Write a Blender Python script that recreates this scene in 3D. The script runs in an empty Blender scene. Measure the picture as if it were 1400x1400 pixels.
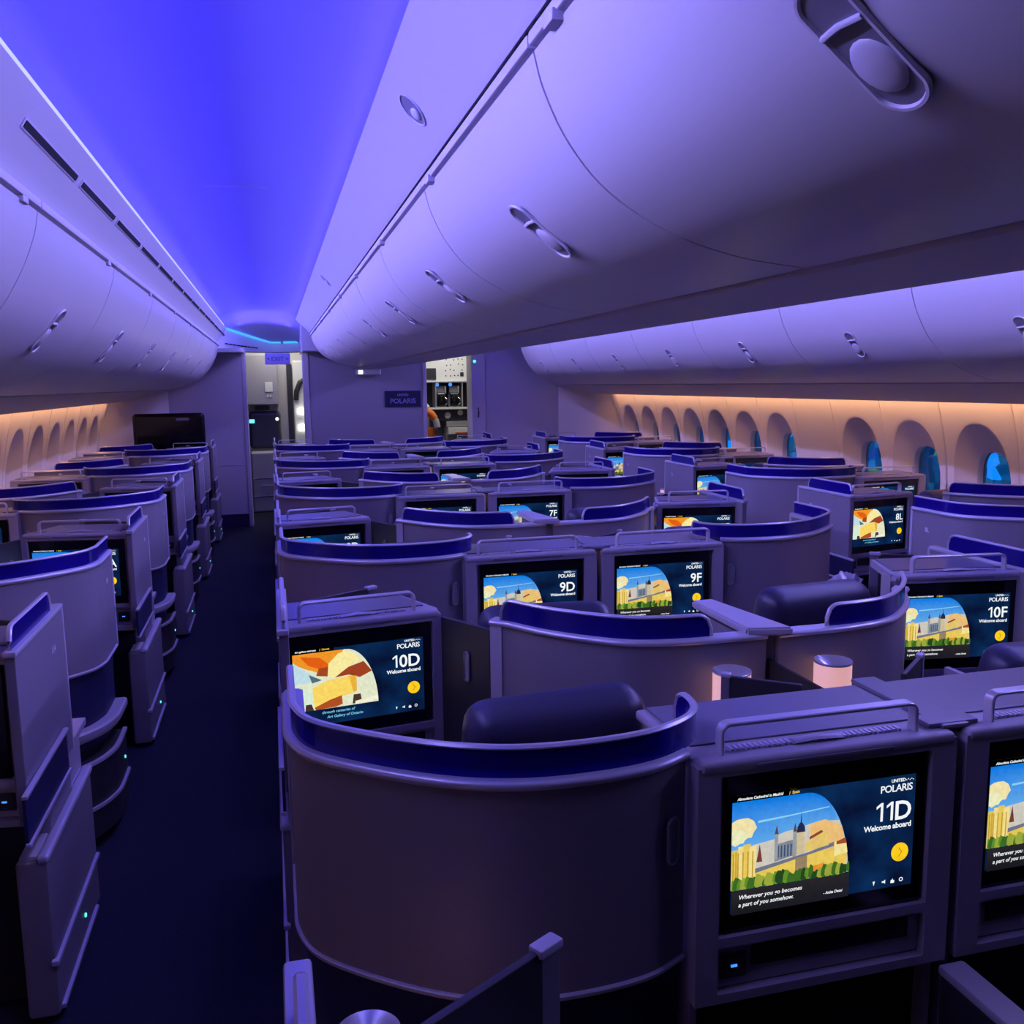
import bpy, bmesh, math, random
from mathutils import Vector, Matrix
random.seed(7)
PI = math.pi
C = bpy.context.scene.collection
S = bpy.context.scene
CAMZ = 1.70
XC = 1.218            # lengthwise centre plane of the cabin
PITCH = 1.9725        # two rows
YB = 11.5             # front bulkhead

# ------------------------------------------------------------------ materials
def mat(name, col, rough=.5, metal=0., spec=.5, bump=0., bscale=200., emit=None, estr=0., var=0.):
    m = bpy.data.materials.new(name); m.use_nodes = True
    nt = m.node_tree; b = nt.nodes['Principled BSDF']
    b.inputs['Base Color'].default_value = (*col, 1)
    b.inputs['Roughness'].default_value = rough
    b.inputs['Metallic'].default_value = metal
    b.inputs['Specular IOR Level'].default_value = spec
    if emit:
        b.inputs['Emission Color'].default_value = (*emit, 1)
        b.inputs['Emission Strength'].default_value = estr
    if bump or var:
        tc = nt.nodes.new('ShaderNodeTexCoord')
        n = nt.nodes.new('ShaderNodeTexNoise'); n.inputs['Scale'].default_value = bscale
        n.inputs['Detail'].default_value = 3
        nt.links.new(tc.outputs['Object'], n.inputs['Vector'])
        if bump:
            bp = nt.nodes.new('ShaderNodeBump'); bp.inputs['Strength'].default_value = bump
            bp.inputs['Distance'].default_value = .002
            nt.links.new(n.outputs['Fac'], bp.inputs['Height']); nt.links.new(bp.outputs['Normal'], b.inputs['Normal'])
        if var:
            r = nt.nodes.new('ShaderNodeValToRGB')
            r.color_ramp.elements[0].position = .3; r.color_ramp.elements[1].position = .7
            r.color_ramp.elements[0].color = (*[c*(1-var) for c in col], 1)
            r.color_ramp.elements[1].color = (*[min(1, c*(1+var)) for c in col], 1)
            nt.links.new(n.outputs['Fac'], r.inputs['Fac']); nt.links.new(r.outputs['Color'], b.inputs['Base Color'])
    return m

M = {}
M['shell'] = mat('shell_laminate', (.205, .185, .225), .5, bump=.12, bscale=320, var=.06)
M['trim'] = mat('silver_trim', (.55, .53, .62), .3, .25)
M['console'] = mat('console_plastic', (.35, .325, .385), .42, bump=.05, bscale=400)
M['plate'] = mat('console_top_plate', (.16, .155, .19), .3)
M['navy'] = mat('navy_panel', (.012, .014, .065), .5, bump=.05, bscale=300)
M['leather'] = mat('navy_leather', (.035, .035, .075), .42, bump=.25, bscale=120)
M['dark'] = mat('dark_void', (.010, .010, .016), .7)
M['glass_black'] = mat('screen_glass', (.004, .004, .006), .12)
M['door'] = mat('charcoal_panel', (.028, .027, .034), .45)
M['rail'] = mat('brushed_rail', (.66, .64, .68), .28, .45)
M['bin'] = mat('bin_white', (.74, .72, .72), .33, bump=.02, bscale=60)
M['binlip'] = mat('bin_edge_white', (.76, .74, .75), .4)
M['gap'] = mat('gap_black', (.006, .006, .008), .8)
M['liner'] = mat('under_bin_panel', (.56, .54, .58), .5, bump=.6, bscale=9)
M['wall'] = mat('sidewall_white', (.78, .73, .70), .5)
M['ceil'] = mat('ceiling_blue_tint', (.46, .46, .72), .42)  # white panel; blue of the cove light is tinted into its base colour
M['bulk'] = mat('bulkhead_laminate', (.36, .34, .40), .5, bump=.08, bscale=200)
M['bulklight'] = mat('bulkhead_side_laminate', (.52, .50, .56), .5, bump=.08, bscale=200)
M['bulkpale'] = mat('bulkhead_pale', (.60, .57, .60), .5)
M['carpet'] = mat('navy_carpet', (.016, .019, .036), .95, spec=.1, bump=.6, bscale=260, var=.5)
M['white'] = mat('white_plastic', (.75, .75, .74), .4)
M['steel'] = mat('galley_steel', (.55, .55, .56), .3, .6)
M['grey'] = mat('grey_plastic', (.22, .22, .24), .45)
M['orange'] = mat('hi_vis_orange', (.85, .20, .02), .7)
M['reflect'] = mat('reflective_grey', (.55, .55, .55), .5)
M['chrome'] = mat('chrome', (.8, .8, .82), .12, 1.)
M['lampwarm'] = mat('lamp_diffuser', (.7, .5, .45), .5, emit=(1., .50, .42), estr=.62)
M['ledcyan'] = mat('led_cyan', (.1, .6, .6), .5, emit=(.15, 1., .85), estr=1.2)
M['ledblue'] = mat('led_blue', (.1, .2, .8), .5, emit=(.06, .30, 1.), estr=1.2)
M['covelight'] = mat('cove_led', (.5, .6, 1.), .5, emit=(.42, .45, 1.), estr=1.1)
M['covecyan'] = mat('dome_led', (.1, .4, 1.), .5, emit=(.05, .36, 1.), estr=1.3)
M['warmled'] = mat('warm_led', (1., .7, .4), .5, emit=(1., .55, .26), estr=.7)
M['whiteled'] = mat('galley_lamp', (1, 1, .9), .5, emit=(1., .98, .82), estr=2.2)
M['sign'] = mat('sign_lavender', (.40, .38, .75), .4)
M['signtext'] = mat('sign_text', (.12, .12, .30), .5)
M['mark'] = mat('placard_white', (.8, .8, .85), .4)

def strip_mat():
    m = bpy.data.materials.new('blue_acrylic'); m.use_nodes = True
    nt = m.node_tree; b = nt.nodes['Principled BSDF']; out = nt.nodes['Material Output']
    b.inputs['Base Color'].default_value = (.013, .003, .21, 1); b.inputs['Roughness'].default_value = .18
    t = nt.nodes.new('ShaderNodeBsdfTransparent'); t.inputs['Color'].default_value = (.10, .12, .75, 1)
    mx = nt.nodes.new('ShaderNodeMixShader'); mx.inputs['Fac'].default_value = .30
    nt.links.new(b.outputs[0], mx.inputs[1]); nt.links.new(t.outputs[0], mx.inputs[2]); nt.links.new(mx.outputs[0], out.inputs['Surface'])
    return m
M['strip'] = strip_mat()

def pane_mat():
    m = bpy.data.materials.new('dimmed_window'); m.use_nodes = True
    nt = m.node_tree; out = nt.nodes['Material Output']
    nt.nodes.remove(nt.nodes['Principled BSDF'])
    t = nt.nodes.new('ShaderNodeBsdfTransparent'); t.inputs['Color'].default_value = (.22, .50, .72, 1)
    g = nt.nodes.new('ShaderNodeBsdfGlossy'); g.inputs['Roughness'].default_value = .04; g.inputs['Color'].default_value = (.8, .85, .9, 1)
    mx = nt.nodes.new('ShaderNodeMixShader'); mx.inputs['Fac'].default_value = .10
    nt.links.new(t.outputs[0], mx.inputs[1]); nt.links.new(g.outputs[0], mx.inputs[2]); nt.links.new(mx.outputs[0], out.inputs['Surface'])
    return m
M['pane'] = pane_mat()

def display_mat():
    m = bpy.data.materials.new('display_picture'); m.use_nodes = True
    nt = m.node_tree; out = nt.nodes['Material Output']; nt.nodes.remove(nt.nodes['Principled BSDF'])
    a = nt.nodes.new('ShaderNodeVertexColor'); a.layer_name = 'col'
    e = nt.nodes.new('ShaderNodeEmission'); e.inputs['Strength'].default_value = 1.0
    tc = nt.nodes.new('ShaderNodeTexCoord'); n = nt.nodes.new('ShaderNodeTexNoise'); n.inputs['Scale'].default_value = 90; n.inputs['Detail'].default_value = 4
    mr = nt.nodes.new('ShaderNodeMapRange'); mr.inputs['From Min'].default_value = .3; mr.inputs['From Max'].default_value = .7
    mr.inputs['To Min'].default_value = .90; mr.inputs['To Max'].default_value = 1.08
    ml = nt.nodes.new('ShaderNodeVectorMath'); ml.operation = 'MULTIPLY'
    sp = nt.nodes.new('ShaderNodeSeparateColor'); mx = nt.nodes.new('ShaderNodeMath'); mx.operation = 'LESS_THAN'; mx.inputs[1].default_value = .80
    mi = nt.nodes.new('ShaderNodeMix'); mi.inputs[2].default_value = 1.0
    L = nt.links.new
    L(tc.outputs['Object'], n.inputs['Vector']); L(n.outputs['Fac'], mr.inputs['Value']); L(a.outputs['Color'], sp.inputs[0])
    L(sp.outputs[2], mx.inputs[0]); L(mx.outputs[0], mi.inputs[0]); L(mr.outputs[0], mi.inputs[3])
    L(a.outputs['Color'], ml.inputs[0]); L(mi.outputs[0], ml.inputs[1])
    L(ml.outputs[0], e.inputs['Color']); L(e.outputs[0], out.inputs['Surface'])
    return m
def space_mat():
    m = bpy.data.materials.new('display_starfield'); m.use_nodes = True
    nt = m.node_tree; out = nt.nodes['Material Output']; nt.nodes.remove(nt.nodes['Principled BSDF'])
    tc = nt.nodes.new('ShaderNodeTexCoord')
    n = nt.nodes.new('ShaderNodeTexNoise'); n.inputs['Scale'].default_value = 11; n.inputs['Detail'].default_value = 5
    r = nt.nodes.new('ShaderNodeValToRGB')
    r.color_ramp.elements[0].position = .35; r.color_ramp.elements[0].color = (.002, .003, .022, 1)
    r.color_ramp.elements[1].position = .72; r.color_ramp.elements[1].color = (.003, .026, .10, 1)
    v = nt.nodes.new('ShaderNodeTexVoronoi'); v.inputs['Scale'].default_value = 955
    r2 = nt.nodes.new('ShaderNodeValToRGB')
    r2.color_ramp.elements[0].position = .02; r2.color_ramp.elements[0].color = (.25, .4, .6, 1)
    r2.color_ramp.elements[1].position = .10; r2.color_ramp.elements[1].color = (0, 0, 0, 1)
    ad = nt.nodes.new('ShaderNodeMixRGB'); ad.blend_type = 'ADD'; ad.inputs['Fac'].default_value = .5
    e = nt.nodes.new('ShaderNodeEmission')
    L = nt.links.new
    L(tc.outputs['Object'], n.inputs['Vector']); L(tc.outputs['Object'], v.inputs['Vector'])
    L(n.outputs['Fac'], r.inputs['Fac']); L(v.outputs['Distance'], r2.inputs['Fac'])
    L(r.outputs['Color'], ad.inputs[1]); L(r2.outputs['Color'], ad.inputs[2])
    L(ad.outputs[0], e.inputs['Color']); L(e.outputs[0], out.inputs['Surface'])
    return m
M['display'] = display_mat(); M['space'] = space_mat()

# ------------------------------------------------------------------ mesh helpers
def link(o, parent=None):
    C.objects.link(o)
    if parent is not None: o.parent = parent
    return o

def obj(name, bm, m, parent=None, smooth=None, sgn=1, label=None, normals=True):
    """links ONE mesh object; m may be a list of materials"""
    if sgn < 0:
        for v in bm.verts: v.co.x = -v.co.x
    if normals: bmesh.ops.recalc_face_normals(bm, faces=bm.faces)
    elif sgn < 0: bmesh.ops.reverse_faces(bm, faces=bm.faces)
    me = bpy.data.meshes.new(name)
    if smooth:
        ang = math.radians(smooth)
        for e in bm.edges:
            e.smooth = not (len(e.link_faces) != 2 or e.calc_face_angle(0) > ang)
        for f in bm.faces: f.smooth = True
    bm.to_mesh(me); bm.free()
    for q in (m if isinstance(m, (list, tuple)) else [m]): me.materials.append(q)
    o = bpy.data.objects.new(name, me)
    if label: o['label'] = label
    if smooth:
        w = o.modifiers.new('weighted', 'WEIGHTED_NORMAL'); w.keep_sharp = True
    return link(o, parent)

def BM(): return bmesh.new()

def box(bm, x0, x1, y0, y1, z0, z1, bev=0., seg=2, mi=0):
    t = bmesh.new()
    bmesh.ops.create_cube(t, size=1)
    for v in t.verts:
        v.co = Vector(((x0+x1)/2 + v.co.x*(x1-x0), (y0+y1)/2 + v.co.y*(y1-y0), (z0+z1)/2 + v.co.z*(z1-z0)))
    if bev > 0:
        bmesh.ops.bevel(t, geom=list(t.edges), offset=bev, segments=seg, profile=.5, affect='EDGES', clamp_overlap=True)
    merge(bm, t, mi)

def merge(bm, t, mi=0, mtx=None):
    if mtx is not None: t.transform(mtx)
    mp = {}
    for v in t.verts: mp[v] = bm.verts.new(v.co)
    for f in t.faces:
        try:
            nf = bm.faces.new([mp[v] for v in f.verts]); nf.material_index = mi
        except ValueError: pass
    t.free()

def catmull(pts, n=6):
    P = [Vector(p) for p in pts]; out = []
    for i in range(len(P)-1):
        p0 = P[i-1] if i else P[0]*2-P[1]; p1, p2 = P[i], P[i+1]
        p3 = P[i+2] if i+2 < len(P) else P[-1]*2-P[-2]
        for k in range(n):
            t = k/n
            out.append(.5*((2*p1)+(p2-p0)*t+(2*p0-5*p1+4*p2-p3)*t*t+(3*p1-p0-3*p2+p3)*t**3))
    out.append(P[-1]); return out

def plan_normals(path):
    N = []
    for i in range(len(path)):
        a = path[max(0, i-1)]; b = path[min(len(path)-1, i+1)]
        d = Vector((b.x-a.x, b.y-a.y)).normalized()
        N.append(Vector((d.y, -d.x)))
    return N

def sweep(bm, path, sec, mi=0):
    """sec: list of (outward offset, z) closed polygon; path: plan points"""
    N = plan_normals(path); rings = []
    for p, n in zip(path, N):
        rings.append([bm.verts.new((p.x+n.x*a, p.y+n.y*a, z)) for a, z in sec])
    k = len(sec)
    for r0, r1 in zip(rings, rings[1:]):
        for i in range(k):
            bm.faces.new((r0[i], r0[(i+1) % k], r1[(i+1) % k], r1[i])).material_index = mi
    bm.faces.new(rings[0]).material_index = mi; bm.faces.new(rings[-1][::-1]).material_index = mi

def extrude_y(bm, prof, y0, y1, mi=0, closed=True):
    """prof: (x,z) polygon extruded along y"""
    a = [bm.verts.new((x, y0, z)) for x, z in prof]; b = [bm.verts.new((x, y1, z)) for x, z in prof]
    k = len(prof)
    for i in range(k if closed else k-1):
        j = (i+1) % k
        bm.faces.new((a[i], a[j], b[j], b[i])).material_index = mi
    if closed:
        bm.faces.new(a[::-1]).material_index = mi; bm.faces.new(b).material_index = mi

def offset_prof(p, d):
    out = []
    for i in range(len(p)):
        a, b = p[max(0, i-1)], p[min(len(p)-1, i+1)]
        v = Vector((b[0]-a[0], b[1]-a[1])).normalized(); out.append((p[i][0]-v.y*d, p[i][1]+v.x*d))
    return out
def tube(bm, pts, r, seg=8, mi=0, ry=None):
    P = [Vector(p) for p in pts]; rings = []
    up = Vector((0, 0, 1))
    for i, p in enumerate(P):
        d = (P[min(i+1, len(P)-1)]-P[max(i-1, 0)]).normalized()
        s = d.cross(up)
        if s.length < 1e-3: s = d.cross(Vector((0, 1, 0)))
        s.normalize(); u = s.cross(d).normalized()
        rings.append([bm.verts.new(p+s*math.cos(2*PI*k/seg)*(ry or r)+u*math.sin(2*PI*k/seg)*r) for k in range(seg)])
    for a, b in zip(rings, rings[1:]):
        for k in range(seg):
            bm.faces.new((a[k], a[(k+1) % seg], b[(k+1) % seg], b[k])).material_index = mi
    bm.faces.new(rings[0][::-1]).material_index = mi; bm.faces.new(rings[-1]).material_index = mi

def lathe(bm, prof, cx, cy, seg=28, mi=0):
    rings = []
    for r, z in prof:
        if r < 1e-5: rings.append([bm.verts.new((cx, cy, z))])
        else: rings.append([bm.verts.new((cx+r*math.cos(2*PI*k/seg), cy+r*math.sin(2*PI*k/seg), z)) for k in range(seg)])
    for a, b in zip(rings, rings[1:]):
        for k in range(seg):
            j = (k+1) % seg
            if len(a) == 1 and len(b) == 1: continue
            if len(a) == 1: f = bm.faces.new((a[0], b[j], b[k]))
            elif len(b) == 1: f = bm.faces.new((a[k], a[j], b[0]))
            else: f = bm.faces.new((a[k], a[j], b[j], b[k]))
            f.material_index = mi

def grid_plate(bm, xs, zs, holes, y0, y1, mi=0):
    """front plate on the y plane with rectangular openings; holes = set of (i,j) cells"""
    nx, nz = len(xs)-1, len(zs)-1
    V = {}
    def v(i, j, y):
        k = (i, j, y)
        if k not in V: V[k] = bm.verts.new((xs[i], y, zs[j]))
        return V[k]
    solid = lambda i, j: 0 <= i < nx and 0 <= j < nz and (i, j) not in holes
    for i in range(nx):
        for j in range(nz):
            if not solid(i, j): continue
            bm.faces.new((v(i, j, y0), v(i+1, j, y0), v(i+1, j+1, y0), v(i, j+1, y0))).material_index = mi
            bm.faces.new((v(i, j, y1), v(i, j+1, y1), v(i+1, j+1, y1), v(i+1, j, y1))).material_index = mi
            for (di, dj, p, q) in ((-1, 0, (i, j), (i, j+1)), (1, 0, (i+1, j+1), (i+1, j)), (0, -1, (i+1, j), (i, j)), (0, 1, (i, j+1), (i+1, j+1))):
                if not solid(i+di, j+dj):
                    bm.faces.new((v(*p, y0), v(*q, y0), v(*q, y1), v(*p, y1))).material_index = mi

def rot_about(bm, ang, px, py):
    bm.transform(Matrix.Translation((px, py, 0)) @ Matrix.Rotation(ang, 4, 'Z') @ Matrix.Translation((-px, -py, 0)))

_tc = {}
def text_polys(s, size, align='LEFT', shear=0., space=1.0, bold=0.):
    key = (s, size, align, shear, space, bold)
    if key in _tc: return _tc[key]
    cu = bpy.data.curves.new('lettering', 'FONT'); cu.body = s; cu.size = size; cu.align_x = align; cu.shear = shear
    cu.space_character = space; cu.resolution_u = 3; cu.offset = bold
    o = bpy.data.objects.new('lettering', cu); C.objects.link(o)
    dg = bpy.context.evaluated_depsgraph_get(); dg.update()
    me = bpy.data.meshes.new_from_object(o.evaluated_get(dg))
    res = [[(me.vertices[i].co.x, me.vertices[i].co.y) for i in p.vertices] for p in me.polygons]
    bpy.data.objects.remove(o); bpy.data.curves.remove(cu); bpy.data.meshes.remove(me)
    _tc[key] = res; return res

def tag(o, label, cat, group=None, kind=None):
    o['label'] = label; o['category'] = cat
    if group: o['group'] = group
    if kind: o['kind'] = kind
    return o
def struct(o): o['kind'] = 'structure'; return o
def empty(name, loc):
    o = bpy.data.objects.new(name, None); o.location = loc; o.empty_display_size = .1
    return link(o)

# ------------------------------------------------------------------ seat-back displays
GW, GH = .40, .286
def srgb(r, g, b): return tuple((c/255/12.92 if c/255 <= .04045 else ((c/255+.055)/1.055)**2.4) for c in (r, g, b))

def display_mesh(number, picture):
    """glass-local: u to the right 0..GW, v up 0..GH, lies on the glass facing -y"""
    bm = BM(); cl = bm.loops.layers.float_color.new('col')
    lay = [0]
    def poly(pts, col, mi=0, st=True, d=None):
        if d is None: lay[0] += 1; d = lay[0]
        vs = [bm.verts.new(((p[0]*GW if st else p[0]), -.00006*d, ((1-p[1])*GH if st else p[1]))) for p in pts]
        try: f = bm.faces.new(vs)
        except ValueError: return
        f.material_index = mi
        for i, l in enumerate(f.loops):
            c = col[i] if isinstance(col, list) else col
            l[cl] = (*c, 1)
    W = srgb(240, 245, 250)
    def text(s, t_base, size, col=W, right=None, left=None, shear=0., space=1.0, bold=0.):
        lay[0] += 1
        ps = text_polys(s, size, 'RIGHT' if right is not None else 'LEFT', shear, space, bold)
        x0 = (right if right is not None else left)*GW; y0 = (1-t_base)*GH
        for p in ps: poly([(x0+x, y0+y) for x, y in p], col, st=False, d=lay[0])
    def circle(s, t, r, col, n=24):
        poly([(s+r/GW*math.cos(2*PI*k/n), t-r/GH*math.sin(2*PI*k/n)) for k in range(n)], col)
    # star-field ground
    poly([(.012, .885), (.955, .885), (.955, .115), (.012, .115)], (0, 0, 0), 1)
    poly([(.012, .15), (.30, .15), (.30, .105), (.012, .105)], (0, 0, 0))
    # the quarter-round photograph: left edge .012, arc on the right
    arc = [(.385+.225*math.sin(a)*1.0, .146+.60*(1-math.cos(a))) for a in [k*PI/2/14*.93 for k in range(15)]]
    def xr(t):
        for (s0, t0), (s1, t1) in zip(arc, arc[1:]):
            if t0 <= t <= t1: return s0+(s1-s0)*(t-t0)/max(1e-6, t1-t0)
        return .385 if t < .146 else arc[-1][0]
    B = .725
    outline = [(.012, B)] + [(xr(B), B)] + [p for p in arc[::-1] if p[1] < B] + [(.012, .146)]
    def clip(pts):   # keep inside the arc
        return [(min(max(s, .012), xr(min(max(t, .146), B))), min(max(t, .146), B)) for s, t in pts]
    R = random.Random(3)
    if picture == 'city':
        sky_t, sky_b = srgb(0, 120, 225), srgb(130, 200, 240)
        poly(outline, [tuple(a+(b-a)*max(0, min(1, (p[1]-.2)/.28)) for a, b in zip(sky_t, sky_b)) for p in outline])
        cloud = srgb(240, 225, 170); cl2 = srgb(205, 200, 190)
        def blob(s, t, rs, rt, col, n=16):
            poly(clip([(s+rs*math.cos(2*PI*k/n)*(1+.12*math.sin(5*k)), t+rt*math.sin(2*PI*k/n)*(1+.15*math.cos(3*k))) for k in range(n)]), col)
        poly(clip([(.012, .47), (.1, .445), (.25, .42), (.33, .375), (.45, .345), (.60, .36), (.62, .64), (.012, .66)]), cl2)
        blob(.06, .33, .075, .075, cloud); blob(.03, .38, .06, .05, srgb(235, 235, 190)); blob(.30, .43, .07, .05, cl2)
        poly(clip([(.14, .285), (.3, .275), (.50, .255), (.5, .262), (.3, .285), (.14, .30)]), srgb(140, 205, 245))
        poly(clip([(.40, .36), (.48, .34), (.60, .40), (.60, .56), (.42, .56)]), srgb(235, 190, 120))
        yel, pale, bl = srgb(232, 200, 90), srgb(240, 220, 140), srgb(125, 135, 150)
        # apartment blocks at the left
        for (a, b, t, c) in ((.012, .05, .46, yel), (.045, .07, .44, pale), (.07, .105, .43, yel), (.10, .135, .45, pale), (.03, .04, .47, srgb(200, 165, 60))):
            poly(clip([(a, .74), (b, .74), (b, t), (a, t)]), c)
        for k in range(5): poly(clip([(.018+.024*k, .68), (.024+.024*k, .68), (.024+.024*k, .48), (.018+.024*k, .48)]), srgb(190, 150, 55))
        poly(clip([(.135, .56), (.165, .56), (.150, .44)]), srgb(120, 60, 50))
        # long terrace and church with towers and dome
        poly(clip([(.13, .74), (.60, .74), (.60, .56), (.40, .545), (.13, .60)]), yel)
        poly(clip([(.13, .60), (.40, .545), (.53, .50), (.53, .53), (.13, .63)]), srgb(110, 115, 135))
        poly(clip([(.225, .575), (.34, .545), (.34, .44), (.225, .46)]), bl)
        for k in range(6): poly(clip([(.240+.016*k, .55), (.247+.016*k, .55), (.247+.016*k, .47), (.240+.016*k, .47)]), srgb(60, 75, 105))
        for s in (.232, .325):
            poly(clip([(s-.009, .56), (s+.009, .56), (s+.009, .39), (s-.009, .39)]), srgb(150, 155, 160))
            poly(clip([(s-.010, .39), (s+.010, .39), (s, .33)]), srgb(80, 70, 80))
        poly(clip([(.335, .55), (.375, .55), (.375, .38), (.335, .38)]), srgb(205, 190, 150))
        poly(clip([(.333, .40), (.377, .40), (.374, .365), (.360, .335), (.348, .335), (.336, .365)]), srgb(35, 45, 80))
        poly(clip([(.351, .34), (.358, .34), (.3545, .26)]), srgb(40, 45, 70))
        poly(clip([(.38, .54), (.50, .515), (.50, .43), (.47, .41), (.44, .45), (.38, .47)]), srgb(225, 195, 110))
        poly(clip([(.40, .44), (.46, .405), (.47, .42), (.40, .46)]), srgb(140, 70, 45))
        poly(clip([(.53, .60), (.60, .585), (.60, .50), (.53, .50)]), srgb(240, 225, 150))
        poly(clip([(.54, .50), (.60, .48), (.60, .52), (.54, .52)]), srgb(165, 75, 50))
        poly(clip([(.33, .66), (.39, .65), (.39, .56), (.33, .57)]), srgb(150, 130, 100))
        poly(clip([(.40, .69), (.48, .675), (.48, .63), (.40, .645)]), srgb(235, 150, 50))
        # trees
        for k in range(34):
            s = .02+.585*k/33; r = .012+.012*R.random()
            c = (srgb(60, 105, 35), srgb(95, 140, 45), srgb(35, 70, 30), srgb(150, 165, 60))[R.randrange(4)]
            blob(s, .70-.03*R.random()+.01, r, .03+.03*R.random(), c, 9)
        text('Almudena Cathedral in Madrid', .128, .0072, left=.03, shear=.2, bold=.0002)
        text('|  Spain', .128, .0072, col=srgb(245, 200, 60), left=.285, shear=.2, bold=.0002)
        cap = srgb(40, 38, 42)
        poly([(.012, .885), (xr(B), .885), (xr(B), B), (.012, B)], [srgb(22, 22, 28), srgb(30, 28, 40), cap, cap])
        text('Wherever you go becomes', .785, .0115, left=.045, shear=.2, bold=.0002); text('a part of you somehow.', .835, .0115, left=.045, shear=.2, bold=.0002)
        text('- Anita Desai', .845, .0075, right=.575, shear=.2, bold=.0002)
    else:
        poly(outline, srgb(225, 230, 200))
        poly(clip([(.012, .146), (.37, .146), (.30, .30), (.20, .36), (.10, .30), (.012, .24)]), srgb(240, 150, 40))
        poly(clip([(.012, .22), (.09, .31), (.20, .43), (.012, .45)]), srgb(190, 220, 230))
        poly(clip([(.06, .17), (.20, .20), (.27, .29), (.22, .33), (.12, .27)]), srgb(225, 95, 20))
        poly(clip([(.12, .36), (.21, .43), (.14, .45)]), srgb(80, 110, 120))
        poly(clip([(.19, .31), (.28, .30), (.25, .40), (.17, .38)]), srgb(165, 70, 35))
        poly(clip([(.25, .40), (.26, .27), (.33, .18), (.40, .16), (.50, .27), (.40, .33), (.30, .42)]), srgb(248, 235, 160))
        poly(clip([(.30, .42), (.40, .33), (.51, .29), (.57, .40), (.48, .45), (.40, .41)]), srgb(160, 65, 35))
        poly(clip([(.14, .50), (.25, .44), (.40, .42), (.455, .43), (.455, .59), (.33, .63), (.24, .66), (.15, .72)]), srgb(250, 215, 100))
        poly(clip([(.40, .42), (.455, .43), (.455, .585), (.43, .595)]), srgb(235, 180, 60))
        poly(clip([(.012, .50), (.14, .50), (.15, .725), (.012, .725)]), srgb(215, 235, 215))
        poly(clip([(.15, .70), (.26, .64), (.345, .61), (.35, .70), (.30, .72), (.16, .725)]), srgb(175, 80, 35))
        poly(clip([(.43, .62), (.48, .62), (.49, .71), (.42, .715)]), srgb(75, 55, 40))
        poly(clip([(.09, .66), (.13, .66), (.145, .725), (.085, .725)]), srgb(70, 50, 45))
        poly(clip([(.44, .69), (.60, .66), (.61, .70), (.44, .725)]), srgb(245, 240, 215))
        text('Art gallery staircase', .128, .0072, left=.03, shear=.2, bold=.0002); text('|  Canada', .128, .0072, col=srgb(245, 200, 60), left=.20, shear=.2, bold=.0002)
        cy = srgb(120, 200, 235)
        text('through centuries of', .775, .0112, col=cy, left=.20, shear=.2, bold=.0002); text('Art Gallery of Ontario', .825, .0112, col=cy, left=.235, shear=.2, bold=.0002)
    # right-hand column
    text('POLARIS', .212, .0195, right=.93, space=.92, bold=.0003)
    text('UNITED', .148, .0085, right=.89, bold=.0003)
    for k in range(5): circle(.895+.009*k, .142-.006*(k % 2), .0011, W, 8)
    x = .93*GW; yb = (1-.405)*GH; H = .0365
    lay[0] += 1; dd = lay[0]
    for ch in reversed(number):
        if ch == '1':
            poly([(x-.0075, yb), (x-.0023, yb), (x-.0023, yb+H), (x-.0068, yb+H), (x-.0075, yb+H-.002)], W, st=False, d=dd)
            poly([(x-.0075, yb+H), (x-.0075, yb+H-.0055), (x-.0175, yb+H-.0115), (x-.0175, yb+H-.0062), (x-.0075, yb+H)], W, st=False, d=dd) if False else poly([(x-.0068, yb+H), (x-.0075, yb+H-.0062), (x-.0165, yb+H-.0118), (x-.0165, yb+H-.0066)], W, st=False, d=dd)
            x -= .0215
        else:
            ps = text_polys(ch, .0515, 'RIGHT', 0, 1, .0009)
            for p in ps: poly([(x+a, yb+b) for a, b in p], W, st=False, d=dd)
            x -= (max(a for p in ps for a, b in p)-min(a for p in ps for a, b in p))+.004
    text('Welcome aboard', .462, .0150, right=.93, space=.95, bold=.0004)
    circle(.875, .635, .0185, srgb(252, 205, 30), 32)
    for sgn in (1, -1):
        poly([(.868, .635+sgn*.030), (.871, .635+sgn*.032), (.887, .635), (.883, .635)], srgb(150, 110, 20))
    poly([(.735, .815), (.748, .815), (.741, .845)], W)
    poly([(.785, .822), (.795, .822), (.803, .812), (.803, .842), (.795, .833), (.785, .833)], W)
    poly([(.832, .845), (.852, .845), (.852, .826), (.844, .826), (.844, .812), (.838, .822), (.832, .826)], W)
    circle(.888, .828, .0043, W, 14); circle(.888, .828, .0026, srgb(8, 12, 40), 14)
    me = bpy.data.meshes.new('display'); bm.normal_update(); bm.to_mesh(me); bm.free()
    me.materials.append(M['display']); me.materials.append(M['space'])
    return me
_disp = {}

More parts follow.
